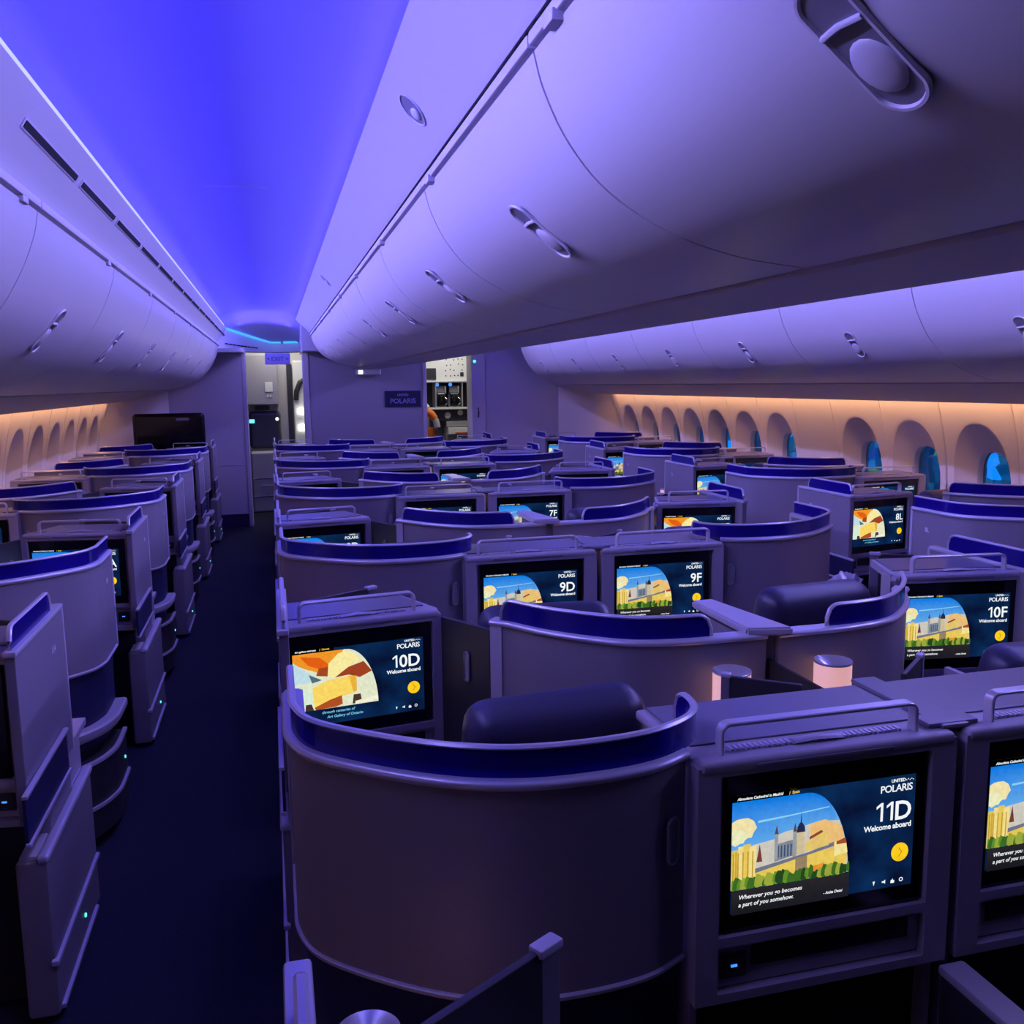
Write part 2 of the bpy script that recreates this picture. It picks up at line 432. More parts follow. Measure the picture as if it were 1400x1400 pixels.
# ------------------------------------------------------------------ seat suites
# Local frame: x = 0 at the aisle face, +x inboard; y = 0 at the screen plane of the row.
def arc_path(path):
    L = [0]
    for a, b in zip(path, path[1:]): L.append(L[-1]+(b-a).length)
    return L
def privacy_strip(path, z0, z1, r0, r1, sgn, parent, nm='privacy_screen'):
    """blue acrylic band on a wall's lip with its rounded ends and pale edge bead"""
    path = [Vector((p[0], p[1], 0)) for p in path]
    L = arc_path(path); T = L[-1]
    # densify near the ends
    ds = sorted(set([l for l in L if .06 < l < T-.06] + [.06*k/7 for k in range(8)] + [T-.06*k/7 for k in range(8)]))
    def at(d):
        for i in range(len(L)-1):
            if d <= L[i+1]+1e-9: return path[i].lerp(path[i+1], (d-L[i])/max(1e-9, L[i+1]-L[i]))
        return path[-1]
    pp = [at(d) for d in ds]; N = plan_normals(pp); zt = []
    for d in ds:
        z = z1
        for e, r in ((d, r0), (T-d, r1)):
            if r > 0 and e < r: z = min(z, z1-r+math.sqrt(max(0, r*r-(r-e)**2)))
        zt.append(z)
    bm = BM(); rings = []
    for p, n, z in zip(pp, N, zt):
        rings.append([bm.verts.new((p.x+n.x*a, p.y+n.y*a, h)) for a, h in ((-.012, z0), (-.005, z0), (-.005, z), (-.012, z))])
    for a, b in zip(rings, rings[1:]):
        for i in range(4): bm.faces.new((a[i], a[(i+1) % 4], b[(i+1) % 4], b[i]))
    bm.faces.new(rings[0]); bm.faces.new(rings[-1][::-1])
    s = obj(nm, bm, M['strip'], parent, 40, sgn, label='translucent dark blue privacy screen')
    bm = BM()
    rim = [Vector((p.x-n.x*.0085, p.y-n.y*.0085, z)) for p, n, z in zip(pp, N, zt)]
    if r0 > 0: rim = [Vector((rim[0].x, rim[0].y, z0))] + rim
    if r1 > 0: rim = rim + [Vector((rim[-1].x, rim[-1].y, z0))]
    tube(bm, rim, .0048, 6, ry=.0075)
    obj('edge_bead', bm, M['trim'], s, 40, sgn)
    return s

EVEN_PATH = catmull([(0, .56), (0, .40), (.003, .312), (.034, .222), (.120, .134), (.235, .05), (.35, .001), (.47, -.012), (.59, 0), (.675, .038)], 6)
EVEN_STRIP = catmull([(0, .56), (0, .40), (.003, .312), (.034, .222), (.120, .134), (.235, .05), (.35, .001), (.47, -.012), (.59, 0), (.675, .038), (.722, .085), (.738, .14), (.735, .19)], 6)
ODD_PATH = catmull([(.552, -.125), (.595, -.165), (.66, -.265), (.75, -.36), (.85, -.432), (1.0, -.462), (1.2, -.468)], 6)
ODD_STRIP = catmull([(.575, -.148), (.60, -.175), (.66, -.265), (.75, -.36), (.85, -.432), (.96, -.457), (1.05, -.462)], 6)

def oval_latch(parent, sgn, x, y, z, w, h, ang):
    bm = BM(); n = 20
    ring = []
    for k in range(n):
        a = 2*PI*k/n
        dx = w/2*math.cos(a)
        dz = (h/2-w/2)*(1 if math.sin(a) >= 0 else -1)+w/2*math.sin(a)
        ring.append(Vector((dx, 0, dz)))
    tube(bm, ring+[ring[0]], .003, 6)
    bm.faces.new([bm.verts.new(p) for p in ring])
    bm.transform(Matrix.Translation((x, y, z)) @ Matrix.Rotation(ang, 4, 'Z'))
    obj('latch_handle', bm, M['grey'], parent, 40, sgn)

def console_face(t, sgn, x0, x1, gx0, ang=0., pivot=(0, 0), dy=0.):
    """monitor unit between x0 and x1, glass from gx0; front plane y=0"""
    gx1 = gx0+GW; z_b, z_t = .585, 1.035
    def R(bm):
        if ang: rot_about(bm, ang, *pivot)
        if dy: bm.transform(Matrix.Translation((0, dy, 0)))
        return bm
    bm = BM()
    grid_plate(bm, [x0, gx0-.022, gx1+.010, x1], [z_b, .603, .693, .712, 1.016, z_t], {(1, 1), (1, 3)}, -.004, .03)
    bmesh.ops.bevel(bm, geom=[e for e in bm.edges if len(e.link_faces) == 2 and e.calc_face_angle(0) > 1.2], offset=.006, segments=2, affect='EDGES')
    obj('screen_surround', R(bm), M['console'], t, 35, sgn)
    bm = BM(); box(bm, x0+(.022 if ang else .002), x1-.002, .022, .10, z_b+.003, z_t, .004); 
    if ang:
        pl = [(x0-.001, .028), (x1+.001, .028), (x1-.06, .285), (x0+.042, .285)]
        lo = [bm.verts.new((a, b, 1.018)) for a, b in pl]; hi = [bm.verts.new((a, b, 1.043)) for a, b in pl]
        bm.faces.new(lo[::-1]); bm.faces.new(hi)
        for i in range(4): bm.faces.new((lo[i], lo[(i+1) % 4], hi[(i+1) % 4], hi[i]))
    else: box(bm, x0-.001, x1+.001, .028, .285, 1.022, 1.043, .008)
    obj('console_body', R(bm), M['console'], t, 35, sgn)
    bm = BM(); box(bm, x0+.004, x1-.004, -.007, .035, 1.022, 1.046, .009, 3)
    box(bm, x0+.11, x1-.14, -.009, -.003, 1.0275, 1.0355, .002, mi=1)
    obj('top_molding', R(bm), [M['console'], M['plate']], t, 35, sgn)
    bm = BM()
    if ang:
        pl = [(x0+.03, .075), (x1-.03, .075), (x1-.07, .275), (x0+.056, .275)]
        lo = [bm.verts.new((a, b, 1.042)) for a, b in pl]; hi = [bm.verts.new((a, b, 1.047)) for a, b in pl]
        bm.faces.new(lo[::-1]); bm.faces.new(hi)
        for i in range(4): bm.faces.new((lo[i], lo[(i+1) % 4], hi[(i+1) % 4], hi[i]))
    else: box(bm, x0+.02, x1-.015, .075, .278, 1.043, 1.047, .002)
    obj('top_plate', R(bm), M['plate'], t, 35, sgn, label='smoked dark top plate')
    # tray slot below the screen
    bm = BM(); box(bm, gx0-.021, gx1+.009, .012, .024, .605, .691, .003)
    box(bm, gx0+.052, gx1-.018, .008, .0125, .640, .678, 0, mi=1)
    box(bm, gx0-.012, gx0+.040, .004, .0125, .625, .672, .004, mi=2)
    box(bm, gx0+.008, gx0+.020, .002, .0045, .648, .652, 0, mi=3)
    sl = obj('literature_slot', R(bm), [M['console'], M['dark'], M['door'], M['ledblue']], t, 35, sgn)
    # rail
    a, b = x0+.052, x1-.07
    rr = .020; zt_ = 1.104; out_ = [(a, 1.044)]
    for k in range(7): q = PI-PI/2*k/6; out_.append((a+rr+rr*math.cos(q), zt_-rr+rr*math.sin(q)))
    for k in range(7): q = PI/2-PI/2*k/6; out_.append((b-rr+rr*math.cos(q), zt_-rr+rr*math.sin(q)))
    out_.append((b, 1.044)); th = .0075
    inn = offset_prof(out_, -th)
    bm = BM(); extrude_y(bm, out_+inn[::-1], .016, .040)
    bmesh.ops.recalc_face_normals(bm, faces=bm.faces)
    bmesh.ops.bevel(bm, geom=[e for e in bm.edges if len(e.link_faces) == 2 and e.calc_face_angle(0) > 1.2], offset=.002, segments=1, affect='EDGES')
    obj('grab_rail', R(bm), M['rail'], t, 40, sgn, label='silver grab rail')
    bm = BM(); n = 34
    for k in range(n):
        x = a+.03+(b-a-.06)*k/(n-1); box(bm, x-.0028, x+.0028, .030, .050, 1.044, 1.050)
    tube(bm, [((a+b)/2-.05, .036, 1.049), ((a+b)/2, .036, 1.052), ((a+b)/2+.05, .036, 1.049)], .004, 8, ry=.012)
    obj('vent_grille', R(bm), M['trim'], t, 35, sgn)
    # monitor: glass + display
    bm = BM(); box(bm, gx0-.008, gx1+.004, .006, .020, .708, 1.012, .003)
    mo = obj('monitor', R(bm), M['glass_black'], t, 35, sgn, label='black seat-back monitor')
    return mo

def display(mo, sgn, number, picture, gx0, ang, pivot, dy=0.):
    key = (number, picture)
    if key not in _disp: _disp[key] = display_mesh(number, picture)
    o = bpy.data.objects.new('display', _disp[key]); link(o, mo)
    gx = gx0 if sgn > 0 else -(gx0+GW)
    a = ang*sgn; px, py = pivot[0]*sgn, pivot[1]
    # lower-left corner in the suite frame, turned about the pivot
    v = Vector((gx-px, .0055-py, 0)); v.rotate(Matrix.Rotation(a, 3, 'Z'))
    o.location = (v.x+px, v.y+py+dy, .717); o.rotation_euler = (0, 0, a)
    o['label'] = 'lit welcome screen reading %s' % number
    return o

def pad(bm, cx, cy, cz, sx, sy, sz, bev, tilt=0., yaw=0., mi=0):
    t = bmesh.new(); bmesh.ops.create_cube(t, size=1)
    for v in t.verts: v.co = Vector((v.co.x*sx, v.co.y*sy, v.co.z*sz))
    bmesh.ops.bevel(t, geom=list(t.edges), offset=bev, segments=5, profile=.55, affect='EDGES', clamp_overlap=True)
    merge(bm, t, mi, Matrix.Translation((cx, cy, cz)) @ Matrix.Rotation(yaw, 4, 'Z') @ Matrix.Rotation(tilt, 4, 'X'))

def seat(t, sgn, cx, cy, yaw):
    ca, sa = math.cos(yaw), math.sin(yaw)
    P = lambda f, s: (cx+s*ca-f*sa, cy+s*sa+f*ca)       # f forward, s sideways
    bm = BM(); pad(bm, *P(.06, 0), .66, .50, .15, .56, .06, .18, yaw)
    obj('backrest', bm, M['leather'], t, 50, sgn)
    bm = BM(); pad(bm, *P(0, 0), .935, .41, .13, .215, .062, .20, yaw)
    pad(bm, *P(.075, 0), .915, .30, .05, .15, .024, .20, yaw)
    h = obj('headrest', bm, M['leather'], t, 50, sgn)
    bm = BM()
    for s in (-1, 1): tube(bm, [(*P(-.02, s*.09), .80), (*P(-.01, s*.09), .87)], .010, 8)
    obj('post', bm, M['grey'], h, 40, sgn)
    bm = BM(); pad(bm, *P(.36, 0), .42, .50, .50, .14, .055, 0, yaw)
    obj('seat_cushion', bm, M['leather'], t, 50, sgn)
    bm = BM(); x, y = P(.34, 0); box(bm, x-.24, x+.24, y-.24, y+.26, .10, .36, .02); box(bm, x-.20, x+.20, y-.2, y+.2, 0, .11)
    obj('seat_base', bm, M['dark'], t, 35, sgn)

def lamp(t, sgn, x, y, z0, z1, r):
    bm = BM(); lathe(bm, [(0, z0), (r, z0), (r, z1-.006), (r*.98, z1-.004)], x, y)
    l = obj('lamp', bm, M['lampwarm'], t, 50, sgn, label='lit cylindrical side lamp')
    bm = BM(); lathe(bm, [(r*.3, z1-.024), (r*1.02, z1), (r*1.03, z1-.004), (r*1.0, z1-.006)], x, y)
    lathe(bm, [(0, z1-.024), (r*.3, z1-.024)], x, y)
    obj('lamp_cap', bm, M['rail'], l, 50, sgn, label='brushed silver dished cap', normals=False)

def placard(t, sgn, s, x, y, z, size):
    ps = text_polys(s, size, 'CENTER', 0, 1, .0006); bm = BM()
    for p in ps:
        vs = [bm.verts.new((0, 0, b)) for a, b in p]
        for v, (a, b) in zip(vs, p): v.co = Vector((x*sgn-.0015*sgn, y-a*sgn, z+b))
        try: bm.faces.new(vs)
        except ValueError: pass
    obj('row_number', bm, M['mark'], t, normals=False)

def build_even(sgn):
    """seat by the aisle inside a curved shell; console and next row's screen inboard"""
    t = empty('seat_suite', (0, 0, 0))
    bm = BM(); sweep(bm, EVEN_PATH, [(-.028, .665), (0, .665), (0, 1.045), (-.028, 1.045)])
    sh = obj('shell', bm, M['shell'], t, 40, sgn)
    bm = BM(); sweep(bm, EVEN_PATH, [(-.033, 1.040), (.006, 1.040), (.011, 1.046), (.011, 1.052), (.004, 1.058), (-.033, 1.058)])
    obj('lip_trim', bm, M['trim'], sh, 50, sgn, label='pale trim along the shell top')
    bm = BM(); sweep(bm, EVEN_PATH, [(-.028, .657), (.003, .657), (.006, .661), (.006, .666), (.0, .669), (-.028, .669)])
    obj('base_trim', bm, M['trim'], sh, 50, sgn, label='pale trim along the shell foot')
    bm = BM(); box(bm, -.006, .03, .555, .575, .66, 1.058, .006)
    obj('end_post', bm, M['trim'], sh, 40, sgn)
    privacy_strip(EVEN_STRIP, 1.056, 1.110, .0, .03, sgn, t)
    oval_latch(sh, sgn, .640, .008, .905, .026, .085, .40)
    low = catmull([(.004, .54), (.004, .40), (.012, .32), (.049, .225), (.129, .135), (.239, .05), (.35, .010), (.47, -.002), (.59, .010), (.68, .045)], 5)
    bm = BM(); sweep(bm, low, [(-.05, .36), (-.014, .36), (-.010, .66), (-.05, .66)])
    obj('kick_panel', bm, M['navy'], t, 40, sgn, label='navy lower panel')
    bm = BM(); sweep(bm, low, [(-.06, .02), (-.035, .02), (-.03, .36), (-.06, .36)])
    obj('plinth', bm, M['dark'], t, 40, sgn)
    # aisle-side tray and bumper hugging the foot of the shell
    tr = [Vector((p.x, p.y, 0)) for p in low if p.x < .2]
    bm = BM(); sweep(bm, tr, [(-.02, .405), (.022, .405), (.032, .418), (.032, .440), (.024, .447), (-.02, .447)])
    obj('aisle_tray', bm, M['console'], t, 40, sgn)
    tr2 = [Vector((p.x, p.y-.06, 0)) for p in low if p.x < .13]
    bm = BM(); sweep(bm, tr2, [(-.03, .03), (.024, .05), (.028, .30), (.020, .32), (.020, .335), (-.03, .335)])
    a = obj('footwell_bumper', bm, M['door'], t, 40, sgn)
    bm = BM(); sweep(bm, tr2, [(.018, .330), (.034, .330), (.034, .342), (.018, .342)]); sweep(bm, tr2, [(.026, .16), (.036, .16), (.036, .172), (.026, .172)])
    obj('bumper_trim', bm, M['trim'], a, 40, sgn)
    bm = BM(); lathe(bm, [(0, 0), (.007, 0), (.006, .004), (0, .005)], 0, 0, 10)
    bm.transform(Matrix.Translation((-.023, .42, .24)) @ Matrix.Rotation(-PI/2, 4, 'Y'))
    obj('status_led', bm, M['ledcyan'], a, 40, sgn, label='glowing green-blue indicator')
    console_face(t, sgn, .680, 1.207, .746)
    bm = BM(); box(bm, .684, .702, .03, .66, .02, .92, .004); box(bm, 1.19, 1.207, .03, .64, .02, .92, .004)
    box(bm, .684, 1.207, .42, .66, .775, .80, .004)
    obj('console_side', bm, M['console'], t, 35, sgn)
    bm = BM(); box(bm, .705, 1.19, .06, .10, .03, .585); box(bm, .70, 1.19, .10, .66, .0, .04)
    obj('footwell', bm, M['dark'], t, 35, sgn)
    lamp(t, sgn, 1.075, .618, .80, .985, .047)
    bm = BM()
    d = (Vector((1.09, .33, 0))-Vector((.968, .43, 0)))
    box(bm, 0, d.length, -.006, .006, .80, 1.040, .003); box(bm, -.018, .002, -.008, .008, .80, 1.038, .002, mi=2); box(bm, -.019, .004, -.009, .009, 1.036, 1.046, .003, mi=1)
    bm.transform(Matrix.Translation((.968, .43, 0)) @ Matrix.Rotation(math.atan2(d.y, d.x), 4, 'Z'))
    obj('side_divider', bm, [M['door'], M['trim'], M['plate']], t, 35, sgn)
    seat(t, sgn, .555, .435, .10)
    return t

def build_odd(sgn, aft=False, dx=0.):
    """console and screen by the aisle; seat inboard inside a curved shell"""
    t = empty('seat_suite', (0, 0, 0)); A = .149; pv = (.015+dx, 0); dy = -.04 if dx else 0.
    if not aft: console_face(t, sgn, -.008, .452+dx, .015+dx, A, pv, dy)
    # aisle side wall
    bm = BM()
    y_ = -.080 if dx else -.075; box(bm, -.014, .012, y_, .44, .60, 1.045, .004)
    w = obj('aisle_wall', bm, M['shell'], t, 35, sgn)
    bm = BM(); box(bm, -.019, .013, y_-.01, .445, 1.042, 1.058, .005); box(bm, -.017, .013, .435, .450, .60, 1.050, .004)
    obj('lip_trim', bm, M['trim'], w, 35, sgn, label='pale trim along the wall top')
    privacy_strip([Vector((-.009, y_+.01+(.34-y_)*k/9, 0)) for k in range(10)][::-1], 1.056, 1.116, .035, .035, sgn, t)
    bm = BM()
    extr = [(-.024, .575), (-.016, .575), (-.016, .70), (-.024, .70)]
    extrude_y(bm, extr, -.14, .33)
    np_ = obj('navy_panel', bm, M['navy'], w, 35, sgn, label='navy kick plate')
    bm = BM(); box(bm, -.030, -.016, -.145, .335, .695, .705, .002); box(bm, -.030, -.016, -.145, .335, .57, .58, .002)
    obj('panel_bead', bm, M['trim'], np_, 35, sgn)
    # lower console body beside the aisle with its pale cap and bumper strips
    bm = BM(); box(bm, -.030, .05, -.02, .58, .02, .470, .012); box(bm, -.012, .40, .12, .40, 0, .585, .01)
    ar = obj('aisle_armrest', bm, M['shell'], t, 35, sgn)
    bm = BM(); box(bm, -.036, -.006, -.025, .585, .462, .486, .009, 3); box(bm, -.004, .04, -.01, .575, .466, .482, .004)
    obj('armrest_pad', bm, M['trim'], ar, 35, sgn, label='pale armrest cap')
    for z, y0, y1 in ((.180, -.03, .57), (.035, .0, .50)):
        bm = BM(); box(bm, -.040, -.020, y0, y1, z-.008, z+.008, .004)
        obj('bumper_strip', bm, M['trim'], ar, 35, sgn)
    bm = BM(); lathe(bm, [(0, 0), (.007, 0), (.006, .004), (0, .005)], 0, 0, 10)
    bm.transform(Matrix.Translation((-.031, .34, .10)) @ Matrix.Rotation(-PI/2, 4, 'Y'))
    obj('status_led', bm, M['ledcyan'], ar, 40, sgn, label='glowing green-blue indicator')
    # console rear deck, divider, footwell
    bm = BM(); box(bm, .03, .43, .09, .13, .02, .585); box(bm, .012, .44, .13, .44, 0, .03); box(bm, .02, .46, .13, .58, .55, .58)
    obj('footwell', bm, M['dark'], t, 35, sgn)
    bm = BM(); d = Vector((.292, .412, 0))-Vector((.05, .268, 0))
    box(bm, 0, d.length, -.006, .006, .60, 1.050, .003); box(bm, d.length-.03, d.length+.002, -.0065, .0065, .60, 1.045, .002, mi=2); box(bm, d.length-.035, d.length+.004, -.011, .011, 1.043, 1.055, .003, mi=1)
    bm.transform(Matrix.Translation((.05, .268, 0)) @ Matrix.Rotation(math.atan2(d.y, d.x), 4, 'Z'))
    obj('side_divider', bm, [M['door'], M['trim'], M['plate']], t, 35, sgn)
    lamp(t, sgn, .088, .65, .60, .795, .046)
    bm = BM(); box(bm, .0, .45, .44, .72, .575, .60, .004); box(bm, .0, .03, .44, .60, .05, .58, .003)
    obj('lamp_shelf', bm, M['console'], t, 35, sgn)
    if aft: return t
    # charcoal pocket panel between console and shell
    bm = BM(); d = Vector((.556, -.118, 0))-Vector((.448+dx, .075+dy, 0))
    box(bm, 0, d.length, -.008, .008, .05, 1.025, .003)
    bm.transform(Matrix.Translation((.448+dx, .075+dy, 0)) @ Matrix.Rotation(math.atan2(d.y, d.x), 4, 'Z'))
    pk = obj('charcoal_panel', bm, M['door'], t, 35, sgn, label='charcoal panel beside the screen')
    oval_latch(pk, sgn, .500, -.042, .90, .020, .085, math.atan2(d.y, d.x))
    # shell
    bm = BM(); sweep(bm, ODD_PATH, [(-.028, .62), (0, .62), (0, 1.045), (-.028, 1.045)])
    sh = obj('shell', bm, M['shell'], t, 40, sgn)
    bm = BM(); sweep(bm, ODD_PATH, [(-.033, 1.040), (.006, 1.040), (.010, 1.045), (.010, 1.050), (.004, 1.056), (-.033, 1.056)])
    obj('lip_trim', bm, M['trim'], sh, 50, sgn, label='pale trim along the shell top')
    bm = BM(); ep = [p for p in ODD_PATH][:5]
    sweep(bm, ep, [(-.032, .60), (.004, .60), (.004, 1.05), (-.032, 1.05)])
    obj('end_post', bm, M['trim'], sh, 40, sgn, label='pale end post')
    bm = BM(); sweep(bm, ODD_PATH, [(-.05, .02), (-.02, .02), (-.012, .62), (-.05, .62)])
    obj('kick_panel', bm, M['navy'], t, 40, sgn, label='navy lower panel')
    privacy_strip(ODD_STRIP, 1.054, 1.112, .03, .035, sgn, t)
    seat(t, sgn, .765, .06, -.10)
    return t

def copy_tree(o, parent=None):
    c = o.copy(); C.objects.link(c)
    if parent is not None: c.parent = parent
    for ch in o.children:
        if ch.name.split('.')[0] in ('display', 'row_number'): continue
        copy_tree(ch, c)
    return c
def find(t, nm): return [c for c in t.children if c.name.split('.')[0] == nm][0]

ORD = ['nearest', 'second', 'third', 'fourth', 'fifth', 'sixth', 'seventh', 'eighth', 'ninth', 'tenth', 'eleventh', 'twelfth']
COLS = [  # letter, x of the aisle face, sign, description
    ('D', 0.0, 1, 'left centre column'), ('F', 2*XC, -1, 'right centre column'),
    ('A', -.662, -1, 'left window column'), ('L', 3.098, 1, 'right window column')]
PICT = {'10D': 'gallery', '8L': 'gallery', '8F': 'gallery'}
protos = {}
def make_suite(kind, sgn, dx=0.):
    k = (kind, sgn, dx)
    if k not in protos:
        t = build_even(sgn) if kind == 'e' else build_odd(sgn, False, dx)
        protos[k] = t; return t
    return copy_tree(protos[k])

for letter, x0, sgn, where in COLS:
    seq = []
    for k in range(5, -2, -1):
        if k >= 0 and k <= 4: seq.append(('o', k, 2.513+PITCH*k))
        if k == -1 and letter == 'D': seq.append(('o', k, 2.513+PITCH*k))
        if 0 <= k <= 4: seq.append(('e', k, 1.372+PITCH*k))
    seq.sort(key=lambda q: q[2])
    if letter == 'L': seq = [q for q in seq if q[2] > 3]
    if letter == 'A': seq = [q for q in seq if q[2] > 2]
    for i, (kind, k, y) in enumerate(seq):
        if k == -1:
            t = build_odd(sgn, True); t.location = (x0, y, 0)
            tag(t, 'aft part of a seat suite nearest the camera, pale wing and slanting divider', 'seat suite', 'seat suites in four columns along the cabin')
            continue
        dx = .025 if letter in 'AL' and kind == 'o' else 0.
        t = make_suite(kind, sgn, dx)
        t.location = (x0, y, 0)
        num = ('%d' % (11-2*k if kind == 'e' else 10-2*k)) + letter
        mo = find(t, 'monitor')
        if kind == 'e': display(mo, sgn, num, PICT.get(num, 'city'), .746, 0, (0, 0))
        else: display(mo, sgn, num, PICT.get(num, 'city'), .015+dx, .149, (.015+dx, 0), -.04 if dx else 0.)
        shown = num in ('11D', '10D', '9D', '9F', '10F', '7F', '8L', '8D', '11F', '8F')
        style = 'shell at the aisle' if kind == 'e' else 'console at the aisle'
        if shown: lab = '%s grey seat suite of the %s, screen reading %s' % (ORD[i], where, num)
        else: lab = '%s grey seat suite of the %s, %s' % (ORD[i], where, style)
        tag(t, lab, 'seat suite', 'seat suites in four columns along the cabin')
        if letter in 'AL' or kind == 'o':
            yy = .30 if kind == 'o' else .45
            placard(t, sgn, '%d%s' % ((11-2*k) if kind == 'o' else (10-2*k), letter), -.0145 if kind == 'o' else -.0005, yy, .945, .030)

def crumpled(name, loc, r, sq, label, cat):
    R_ = random.Random(int(loc[0]*1000)); bm = BM()
    bmesh.ops.create_icosphere(bm, subdivisions=4, radius=1)
    from mathutils import noise
    for v in bm.verts:
        n_ = v.co.normalized(); f_ = 1+.42*(abs(noise.noise(n_*2.6))-.3)+.22*abs(noise.noise(n_*6.5))
        v.co = Vector((n_.x*r*f_, n_.y*r*f_*.8, n_.z*r*f_*sq))
    o = obj(name, bm, M['bag'], None, 20); o.location = loc; return tag(o, label, cat)
M['bag'] = mat('clear_crumpled_plastic', (.35, .34, .40), .18)
crumpled('plastic_bag', (2.02, 2.89, .90), .068, 1.3, 'crumpled grey plastic bag beside the console of screen 10F', 'plastic bag')
crumpled('plastic_bag', (.255, .83, .90), .075, .8, 'crumpled grey plastic bag behind the slanting divider nearest the camera', 'plastic bag')
bm = BM(); box(bm, XC-.030, XC+.020, -.2, 1.36, .0, .565, .01); box(bm, XC-.034, XC+.024, -.2, 1.36, .565, .585, .006, mi=1)
tag(obj('low_divider', bm, [M['door'], M['console']], None, 35), 'low divider with a pale top edge running aft below the centre gap, nearest the camera', 'divider')
# bridges between the paired centre suites
n = 0
for k in range(5):
    y = 1.372+PITCH*k
    bm = BM(); box(bm, XC-.030, XC+.030, .012, .30, 1.044, 1.054, .004); box(bm, XC-.055, XC+.055, .02, .07, 1.046, 1.056, .003)
    b = obj('console_bridge', bm, M['plate'], None, 35); b.location.y = y
    tag(b, 'smoked bridge plate joining the twin screen consoles, %s from the camera' % ORD[k], 'bridge plate', 'bridge plates over the centre gap')
    bm = BM(); box(bm, XC-.004, XC+.004, .10, .9, .02, .98, 0)
    d = obj('centre_divider', bm, M['gap'], None, 35); d.location.y = y
    tag(d, 'black divider in the gap under the %s bridge plate' % ORD[k], 'divider', 'dividers in the centre gap')
    y = 2.513+PITCH*k
    t = empty('armrest_bridge', (0, y, 0))
    tag(t, 'pale wedge armrest bridge between paired shells, %s from the camera' % ORD[k], 'armrest bridge', 'pale bridges between paired shells')
    bm = BM()
    extr = [(XC-.075, -.15), (XC-.010, -.15), (XC+.045, -.495), (XC-.075, -.470)]
    lo = [bm.verts.new((a, b_, 1.050)) for a, b_ in extr]; hi = [bm.verts.new((a, b_, 1.072)) for a, b_ in extr]
    bm.faces.new(lo[::-1]); bm.faces.new(hi)
    for i in range(4): bm.faces.new((lo[i], lo[(i+1) % 4], hi[(i+1) % 4], hi[i]))
    bmesh.ops.bevel(bm, geom=list(bm.edges), offset=.005, segments=2, affect='EDGES')
    obj('bridge_cap', bm, M['trim'], t, 35)
    bm = BM(); box(bm, XC-.050, XC-.016, -.43, -.16, .05, 1.052, .004); box(bm, XC-.016, XC+.016, -.452, -.44, .05, 1.04)
    obj('bridge_web', bm, [M['shell']], t, 35)

# ------------------------------------------------------------------ floor, side walls, windows
bm = BM(); box(bm, -2.3, 4.8, -1.2, 15, -.05, 0)
struct(obj('floor', bm, M['carpet']))

